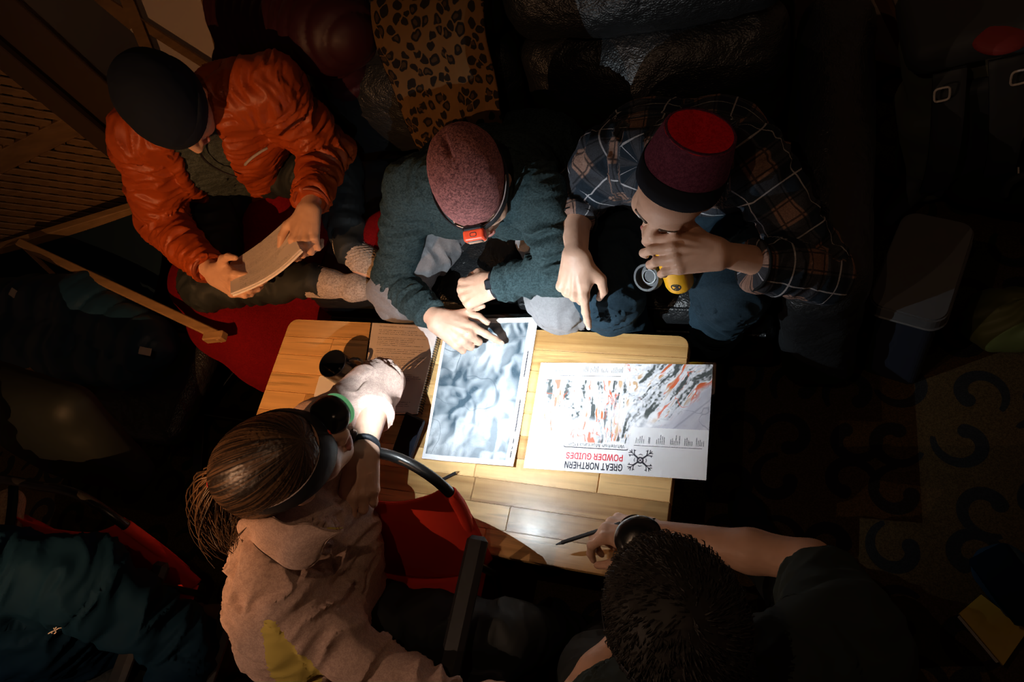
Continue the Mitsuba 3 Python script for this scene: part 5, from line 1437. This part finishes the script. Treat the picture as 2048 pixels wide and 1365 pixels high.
for a_ in (aR, aL): part(Wm, 'shoe', solid(foot_prims(a_, a_ + V(0.16, 0.03, -0.035), 1.25), 0.007), 'black_cloth', True)
g = lambda x, y, z: hc + HR @ (V(x, y, z) * 0.96)
tie = P(438, 958, 0.985)
hp = [ell(g(0, -0.024, 0.036), V(0.087, 0.113, 0.094), HR, cuts=[(g(0, 0.088, 0.040), HR @ nrm(V(0, 1, -0.42)))]), cone(g(0, -0.085, 0.0), tie, 0.060, 0.020, 0.05), ell(g(0, -0.055, -0.045), V(0.066, 0.045, 0.05), HR, k=0.03)]
hm = solid(hp, 0.0035); v = np.asarray(hm.vertices)
tl = nrm(tie - g(0, 0.03, 0.06)); q = v - tie; r_ = np.linalg.norm(q, axis=1)
e1 = nrm(np.cross(tl, V(0.2, 0.9, 0.3))); e2 = np.cross(tl, e1); ph_ = np.arctan2(q @ e2, q @ e1)
st = meshkit.noise(np.stack([ph_ * 150, r_ * 9, 0 * r_], 1), 3)
hm = trimesh.Trimesh(v + vnormals(hm) * (0.0022 * (st - 0.5))[:, None], hm.faces, process=False)
hr = part(Wm, 'hair', hm, 'hair_brown', True, uv=np.stack([ph_ / 6.2832, r_ * 4], 1))
rgh = random.Random(8)
tailp = [tie, P(428, 990, 0.945), P(436, 1035, 0.90), P(470, 1085, 0.865), P(492, 1100, 0.85)]
strands = []
for i in range(260):
    o = V(*[rgh.gauss(0, 1) for _ in range(3)]); k = rgh.uniform(0.7, 1.0)
    pts = [tailp[j] + o * (0.006, 0.017, 0.020, 0.017, 0.012)[j] + V(*[rgh.gauss(0, 0.003) for _ in range(3)]) for j in range(5)]
    sp = spline(pts, 12)[:max(5, int(12 * k))]
    strands.append(tube(sp, np.linspace(0.0022, 0.0008, len(sp)), 4))
sm = cat(strands); n_ = len(sm.vertices)
part(hr, 'ponytail', sm, 'hair_brown', True, uv=np.stack([(np.arange(n_) // 50) * 0.37 % 1, np.asarray(sm.vertices)[:, 0] * 4], 1))
loose = []
for i in range(46):
    a_ = rgh.uniform(-0.09, 0.06); b_ = rgh.uniform(-1, 1)
    p0 = g(0.07 * b_, -0.08 + 0.03 * rgh.random(), 0.0); p3 = P(rgh.uniform(455, 530), rgh.uniform(1060, 1115), 0.90)
    loose.append(tube(spline([p0, p0 * 0.6 + p3 * 0.4 + V(rgh.gauss(0, 0.012), rgh.gauss(0, 0.012), 0.02), p3 + V(rgh.gauss(0, 0.012), rgh.gauss(0, 0.01), 0.0)], 10), np.linspace(0.0011, 0.0006, 10), 4))
sm = cat(loose); part(hr, 'loose_strand', sm, 'hair_brown', True, uv=np.stack([np.asarray(sm.vertices)[:, 2] * 9 % 1, np.asarray(sm.vertices)[:, 0] * 4], 1))
a = np.linspace(0, 2 * np.pi, 25)[:-1]; Rm = frame(tl, V(0, 0, 1))
part(hr, 'hair_tie', tube(tie + np.stack([0.019 * np.cos(a), 0.004 * np.sin(3 * a), 0.019 * np.sin(a)], 1) @ Rm.T, 0.0075, 8, True), 'hat_red', True, label='red hair tie')
hd = thing('headlamp', 'black and red headlamp with green glowing rim on the woman in beige fleece', 'headlamp')
bkey, bfw = headband(hd, hc, HR, 0.0935, 0.1110, 0.030, 0.056, 'band_black', -0.022, 'strap', 0.97)
for ch, u in zip('PETZL', (0.135, 0.165, 0.195, 0.225, 0.255)):
    p0, p1 = bfw(np.array([u]), np.array([0.25]))[0], bfw(np.array([u + 0.01]), np.array([0.25]))[0]; pu_ = bfw(np.array([u]), np.array([0.75]))[0]
    x_ = nrm(p0 - p1) * -1; y_ = nrm(pu_ - p0); z_ = np.cross(x_, y_)
    part(bkey, 'lettering', place(meshkit.text_mesh(ch, 0.016, 0.0006, True), np.stack([x_, y_, z_], 1), p0 + z_ * 0.0032), 'ink_white')
part(hd, 'strap_edge', tube(np.array([bfw(np.array([u]), np.array([1.0]))[0] for u in np.linspace(0.05, 0.42, 24)]), 0.0018, 6), 'band_pale', True)
lp0 = P(668, 826, 0.990)
LF = nrm(AIM_A - LAMP_A); LRm = frame(LF, V(0, 0, 1))
lb = lambda x, y, z: lp0 + LRm @ V(x, y, z)
part(hd, 'housing', solid([ell(lb(0, -0.004, 0.004), V(0.038, 0.024, 0.030), LRm, k=0.01), rbox(lb(0, -0.014, -0.006), V(0.034, 0.020, 0.022), 0.012, LRm, k=0.015)], 0.003), 'black_plastic', True)
a = np.linspace(0, 2 * np.pi, 41)[:-1]
part(hd, 'bezel', tube(lb(0, 0.012, 0.004) + np.stack([0.034 * np.cos(a), 0 * a, 0.025 * np.sin(a)], 1) @ LRm.T, 0.0048, 8, True), 'glow_green', True, label='green glowing rim')
scene[hd + '__bezel']['emitter'] = {'type': 'area', 'radiance': rgb((0.06, 0.22, 0.09))}
part(hd, 'lens', place(lathe([(0, 0), (0.024, 0), (0.022, 0.004), (0, 0.006)], 32), frame(np.cross(LF, V(1, 0, 0)), LF), lb(0, 0.012, 0.004)), 'steel', 40)
scene[hd + '__lens']['emitter'] = {'type': 'area', 'radiance': rgb((3.0, 3.4, 3.6))}
part(hd, 'battery_clip', solid([rbox(lb(0.0, -0.028, -0.022), V(0.026, 0.010, 0.006), 0.004, LRm)], 0.003), 'headlamp_red', True, label='red clip')
ww = thing('wristwatch', 'dark sports watch on the raised wrist of the woman in beige fleece', 'watch')
wd = nrm(wL - eL); wc = wL - wd * 0.012; WRm = frame(wd, V(-0.35, -0.3, 0.9)); a = np.linspace(0, 2 * np.pi, 33)[:-1]
part(ww, 'strap', tube(wc + np.stack([0.0280 * np.cos(a), 0 * a, 0.0270 * np.sin(a)], 1) @ WRm.T, 0.0065, 6, True), 'band_black', True)
part(ww, 'case', place(lathe([(0, 0), (0.021, 0), (0.0225, 0.003), (0.0215, 0.011), (0, 0.012)], 32), WRm, wc + WRm @ V(0, 0, 0.028)), 'black_plastic', 40)

# ------------------------------------------------------------------ dark haired person at the bottom, seen from above, holding a pen
Bm = thing('person', 'dark haired person in green t-shirt seen from above holding a pen over the table', 'person', 'people round the table')
hc = P(1348, 1240, 1.040); HR = frame(V(-0.52, 0.76, -0.26), V(0.0, 0.3, 1))
neck, chest, pel = V(0.78, -0.505, 0.895), V(0.83, -0.60, 0.76), V(0.86, -0.74, 0.50)
sR, sL = P(1690, 1290, 0.83), P(1262, 1440, 0.84)
eR = reach(1622, 1125, sR, 0.28); wR = P(1302, 1066, 0.545)
eL = P(1165, 1400, 0.66); wL = P(1262, 1262, 0.64)
hR, nR, tR = hand_prims(wR, P(1215, 1052, 0.540) - wR, V(0.1, 0.55, 0.85), True, {'index': (40, 38, 20), 'middle': (46, 46, 26), 'ring': (52, 52, 30), 'little': (55, 55, 30)}, [(0.6, 0.75, -0.5), (0.9, 0.3, -0.45), (0.95, 0.0, -0.3)])
hL, nL, tL = hand_prims(wL, V(0.35, 0.6, 0.1), V(-0.4, 0.0, 0.9), False, C3((30, 40, 25)), [(0.6, 0.6, -0.4), (0.85, 0.3, -0.45), (0.95, 0.0, -0.35)])
sk = torso(pel, chest, neck, sL, sR, -0.012) + [cone(neck, hc + HR @ V(0, -0.03, -0.05), 0.058, 0.054, 0.03)] + head_prims(hc, HR) + arm_skin(sR, eR, wR, 1.05) + arm_skin(sL, eL, wL, 1.05) + hR + hL
hipR, hipL = V(0.96, -0.70, 0.50), V(0.76, -0.74, 0.50)
kR, kL = V(0.92, -0.30, 0.47), V(0.52, -0.50, 0.50)
aR, aL = V(0.80, -0.14, 0.09), V(0.46, -0.36, 0.09)
sk += leg(hipR, kR, aR, (0.07, 0.052, 0.036)) + leg(hipL, kL, aL, (0.07, 0.052, 0.036)) + foot_prims(aR, aR + V(-0.08, 0.15, -0.035)) + foot_prims(aL, aL + V(-0.03, 0.17, -0.035))
mesh_body(Bm, sk, [box_of([wR, tR['index'], tR['thumb'], tR['little']], 0.03), box_of([hc + HR @ V(0, 0.0, -0.02)], 0.09)], 0.009, 0.0035)
face_parts(Bm + '__body', hc, HR)
cR, cL = sR + (eR - sR) * 0.62, sL + (eL - sL) * 0.5
ts = torso(pel, chest, neck - V(0, 0, 0.02), sL, sR, 0.022, 0.006) + [cone(sR, cR + (cR - sR) * 0.2, 0.078, 0.070, 0.05, wr=0.009, cuts=[(cR, nrm(cR - sR))]), cone(sL, cL + (cL - sL) * 0.2, 0.074, 0.066, 0.05, wr=0.006, cuts=[(cL, nrm(cL - sL))])]
part(Bm, 't_shirt', wrinkle(solid(ts, 0.006), ts, 26, 9, 41), 'green_shirt', True)
tr_ = leg(hipR, kR, aR, (0.098, 0.078, 0.060), 0.007) + leg(hipL, kL, aL, (0.098, 0.078, 0.060), 0.007) + [cone(hipR, hipL, 0.11, 0.11, 0.06)]
part(Bm, 'trousers', wrinkle(solid(tr_, 0.008), tr_, 26, 8, 43), 'black_trousers', True)
for a_, t_ in ((aR, V(-0.08, 0.15, -0.035)), (aL, V(-0.03, 0.17, -0.035))): part(Bm, 'shoe', solid(foot_prims(a_, a_ + t_, 1.25), 0.007), 'black_cloth', True)
g = lambda x, y, z: hc + HR @ V(x, y, z)
hp = [ell(g(0, -0.016, 0.040), V(0.086, 0.106, 0.094), HR, cuts=[(g(0, 0.070, 0.055), HR @ nrm(V(0, 1, -0.5)))]), ell(g(0, -0.075, -0.035), V(0.068, 0.040, 0.055), HR, k=0.03)]
hm = bump(solid(hp, 0.005), 0.003, 60, 5)
hr = part(Bm, 'hair', hm, 'hair_black', True)
rgh = random.Random(12); v, nv = np.asarray(hm.vertices), vnormals(hm); tufts = []
whorl = g(0.012, -0.055, 0.115)
for i in range(4200):
    j = rgh.randrange(len(v)); p, nn = v[j], nv[j]
    away = p - whorl; away = away - nn * (away @ nn); away = away / (np.linalg.norm(away) + 1e-6)
    sw = nrm(away + 0.5 * np.cross(nn, away) + nn * rgh.uniform(0.10, 0.40) + V(rgh.gauss(0, 0.22), rgh.gauss(0, 0.22), rgh.gauss(0, 0.22)))
    L_ = rgh.uniform(0.010, 0.022); w_ = np.cross(sw, nn); w_ = nrm(w_) * 0.0012
    q = p - nn * 0.001; e = q + sw * L_ - nn * L_ * 0.15; mid = q + sw * L_ * 0.55 + nn * 0.002
    tufts.append((np.array([q - w_, q + w_, mid - w_ * 0.8, mid + w_ * 0.8, mid + nn * 0.0016, e]), np.array([(0, 1, 3), (0, 3, 2), (0, 4, 1), (2, 3, 5), (3, 4, 5), (4, 2, 5), (1, 4, 3), (0, 2, 4)])))
tv = np.vstack([t[0] for t in tufts]); tf_ = np.vstack([t[1] + 6 * i for i, t in enumerate(tufts)])
part(hr, 'tufts', trimesh.Trimesh(tv, tf_, process=False), 'hair_black', False)
labels[hr + '__tufts'] = {'kind': 'stuff'}
hq = thing('headlamp', 'unlit shiny black headlamp on the forehead of the dark haired person', 'headlamp')
headband(hq, hc, HR, 0.0900, 0.1110, 0.030, 0.022, 'band_black', -0.004, 'strap')
part(hq, 'housing', solid([ell(g(0.0, 0.118, 0.030), V(0.033, 0.026, 0.026), HR, k=0.01), rbox(g(0, 0.106, 0.028), V(0.030, 0.014, 0.020), 0.010, HR, k=0.012)], 0.003), 'black_plastic', True)
part(hq, 'lens', place(lathe([(0, 0), (0.018, 0), (0.016, 0.004), (0, 0.006)], 32), frame(HR[:, 2], HR[:, 1]), g(0, 0.140, 0.026)), 'mug_black', 40)
pe = thing('pen', 'dark pen in the hand reaching over the near edge of the table', 'pen')
pt = tR['index'] * 0.5 + tR['thumb'] * 0.5
pA, pB = P(1112, 1090, TZ + 0.045), P(1240, 1048, TZ + 0.105)
part(pe, 'barrel', tube([pA + (pB - pA) * 0.10, pB], 0.0045, 10), 'black_matte', True)
part(pe, 'tip', tube([pA, pA + (pB - pA) * 0.10], [0.0012, 0.0042], 10), 'grey_rubber', True)
bc = thing('bracelet', 'thin dark cord bracelet on the wrist of the hand with the pen', 'bracelet')
wd = nrm(wR - eR); a = np.linspace(0, 2 * np.pi, 33)[:-1]; Rm = frame(wd, V(0, 0, 1))
part(bc, 'cord', tube(wR - wd * 0.004 + np.stack([0.0285 * np.cos(a), 0 * a, 0.0285 * np.sin(a)], 1) @ Rm.T, 0.0022, 6, True), 'black_matte', True)

# ------------------------------------------------------------------ person in the blue jacket at the lower left, head outside the frame
Lp = thing('person', 'person in dark blue jacket at the lower left corner, head outside the photo', 'person', 'people round the table')
neck, chest, pel = V(-0.81, -0.590, 1.02), V(-0.80, -0.66, 0.79), V(-0.86, -0.72, 0.50)
hc = V(-0.855, -0.535, 1.175); HR = frame(V(0.45, 0.80, -0.22), V(0, 0, 1))
sR = V(-0.86, -0.76, 0.90)
sL = P(165, 1160, 0.85)
eL = reach(368, 1290, sL, 0.26); wL = P(330, 1420, 0.66)
eR = V(-0.74, -1.00, 0.66); wR = V(-0.56, -0.96, 0.52)
hL, nL, tL = hand_prims(wL, V(0.1, -0.4, -0.1), V(0.3, 0, 0.9), False, C3((30, 40, 25)), [(0.6, 0.6, -0.4), (0.85, 0.3, -0.45), (0.95, 0.0, -0.35)])
hR, nR, tR = hand_prims(wR, V(0.6, 0.2, -0.1), V(0.3, 0, 0.9), True, C3((30, 40, 25)), [(0.6, 0.6, -0.4), (0.85, 0.3, -0.45), (0.95, 0.0, -0.35)])
sk = torso(pel, chest, neck, sL, sR, -0.012) + [cone(neck, hc + HR @ V(0, -0.03, -0.05), 0.056, 0.052, 0.03)] + head_prims(hc, HR) + arm_skin(sR, eR, wR) + arm_skin(sL, eL, wL) + hR + hL
hipR, hipL = V(-0.80, -0.80, 0.50), V(-0.82, -0.64, 0.50)
kR, kL = V(-0.46, -0.80, 0.49), V(-0.45, -0.62, 0.49)
aR, aL = V(-0.42, -0.80, 0.09), V(-0.40, -0.60, 0.09)
sk += leg(hipR, kR, aR, (0.07, 0.052, 0.036)) + leg(hipL, kL, aL, (0.07, 0.052, 0.036)) + foot_prims(aR, aR + V(0.16, 0.03, -0.035)) + foot_prims(aL, aL + V(0.16, 0.03, -0.035))
mesh_body(Lp, sk, [], 0.007)
face_parts(Lp + '__body', hc, HR)
jk = torso(pel, chest, neck - V(0, 0, 0.02), sL, sR, 0.032, 0.012) + sleeve(sR, eR, wR, eR + (wR - eR) * 0.9, (0.078, 0.064, 0.046), 0.012) + sleeve(sL, eL, wL, eL + (wL - eL) * 0.9, (0.080, 0.068, 0.048), 0.014)
m = wrinkle(solid(jk, 0.0065), jk, 24, 8, 51)
jkey = part(Lp, 'jacket', m, 'blue_shell', True)
# the small pale mark on the chest, laid onto the jacket's surface
lg = strokes([[(-0.9, -0.1), (-0.4, 0.1), (0.0, 0.0), (0.5, 0.2), (0.9, -0.1)], [(0.0, 0.0), (-0.2, -0.6)], [(0.0, 0.0), (0.2, 0.8)], [(0.2, 0.4), (0.5, 0.8)], [(-0.4, 0.1), (-0.6, -0.4)], [(-0.2, -0.6), (-0.5, -0.8)]], 0.12)
tri = trimesh.Trimesh(m.vertices, m.faces, process=False)
d0 = nrm(RT * (112 - 1024) / FOC - UP * (1266 - 682.5) / FOC + FWD)
vv = np.asarray(m.vertices) - CAM; tt = vv @ d0; dist_ = np.linalg.norm(vv - tt[:, None] * d0, axis=1)
near_ = np.argsort(dist_ + 0.02 * tt)[:40]; j = near_[np.argmin(tt[near_])]
pn_ = vnormals(m)[j]; lm = plate(lg, 0.05); lm.apply_scale([0.016, 0.016, 0.02])
x_ = nrm(RT - pn_ * (RT @ pn_)); y_ = np.cross(pn_, x_)
part(jkey, 'emblem', place(lm, np.stack([x_, y_, pn_], 1), np.asarray(m.vertices)[j] + pn_ * 0.006), 'ink_white', label='small pale emblem')
tr_ = leg(hipR, kR, aR, (0.098, 0.078, 0.060), 0.007) + leg(hipL, kL, aL, (0.098, 0.078, 0.060), 0.007) + [cone(hipR, hipL, 0.11, 0.11, 0.06)]
part(Lp, 'trousers', wrinkle(solid(tr_, 0.008), tr_, 26, 8, 53), 'black_trousers', True)
for a_ in (aR, aL): part(Lp, 'shoe', solid(foot_prims(a_, a_ + V(0.16, 0.03, -0.035), 1.25), 0.007), 'black_cloth', True)
part(Lp, 'hair', bump(solid([ell(hc + HR @ V(0, -0.018, 0.040), V(0.084, 0.102, 0.090), HR, cuts=[(hc + HR @ V(0, 0.065, 0.055), HR @ nrm(V(0, 1, -0.5)))])], 0.006), 0.004, 50, 2), 'hair_black', True)
struct('trim_1', tube([V(-2.45, -0.95, 2.30), V(1.85, -0.95, 2.30)], 0.03, 12), 'wood_slat', True, label='round roof pole above the frame', cat='pole')
struct('trim_2', tube([V(-2.45, -0.32, 2.45), V(1.95, -0.32, 2.45)], 0.03, 12), 'wood_slat', True, label='second round roof pole above the camera', cat='pole')
rl = thing('roof_bulb', 'dim bare bulb under the roof pole above the camera', 'lamp')
part(rl, 'socket', place(lathe([(0, 0), (0.018, 0), (0.022, 0.01), (0.020, 0.045), (0, 0.046)], 24), None, LAMP_C + V(0, 0, 0.018)), 'black_plastic', 40)
part(rl, 'cord', tube([LAMP_C + V(0, 0, 0.06), LAMP_C + V(0, 0, 0.075)], 0.003, 6), 'black_matte')
ln = thing('lantern', 'warm lantern hanging from the roof pole outside the lower edge of the photo', 'lantern')
lx, ly, lz = LAMP_B
part(ln, 'cord', tube([(lx, ly, 2.275), (lx, ly, lz + 0.16)], 0.003, 6), 'black_matte')
part(ln, 'cap', place(lathe([(0, 0), (0.045, 0), (0.040, 0.02), (0.015, 0.035), (0, 0.036)], 32), None, V(lx, ly, lz + 0.125)), 'black_plastic', 40)
part(ln, 'shade', place(lathe([(0.10, 0.045), (0.05, 0.115), (0.02, 0.128), (0.018, 0.124), (0.048, 0.111), (0.097, 0.043)], 40), None, V(lx, ly, lz)), 'black_tube', 40)
part(ln, 'lamp', place(trimesh.creation.icosphere(2, 0.014), None, V(lx, ly, lz + 0.05)), 'eye_white', True)
scene[ln + '__lamp']['emitter'] = {'type': 'area', 'radiance': rgb((14.0, 6.3, 2.3))}
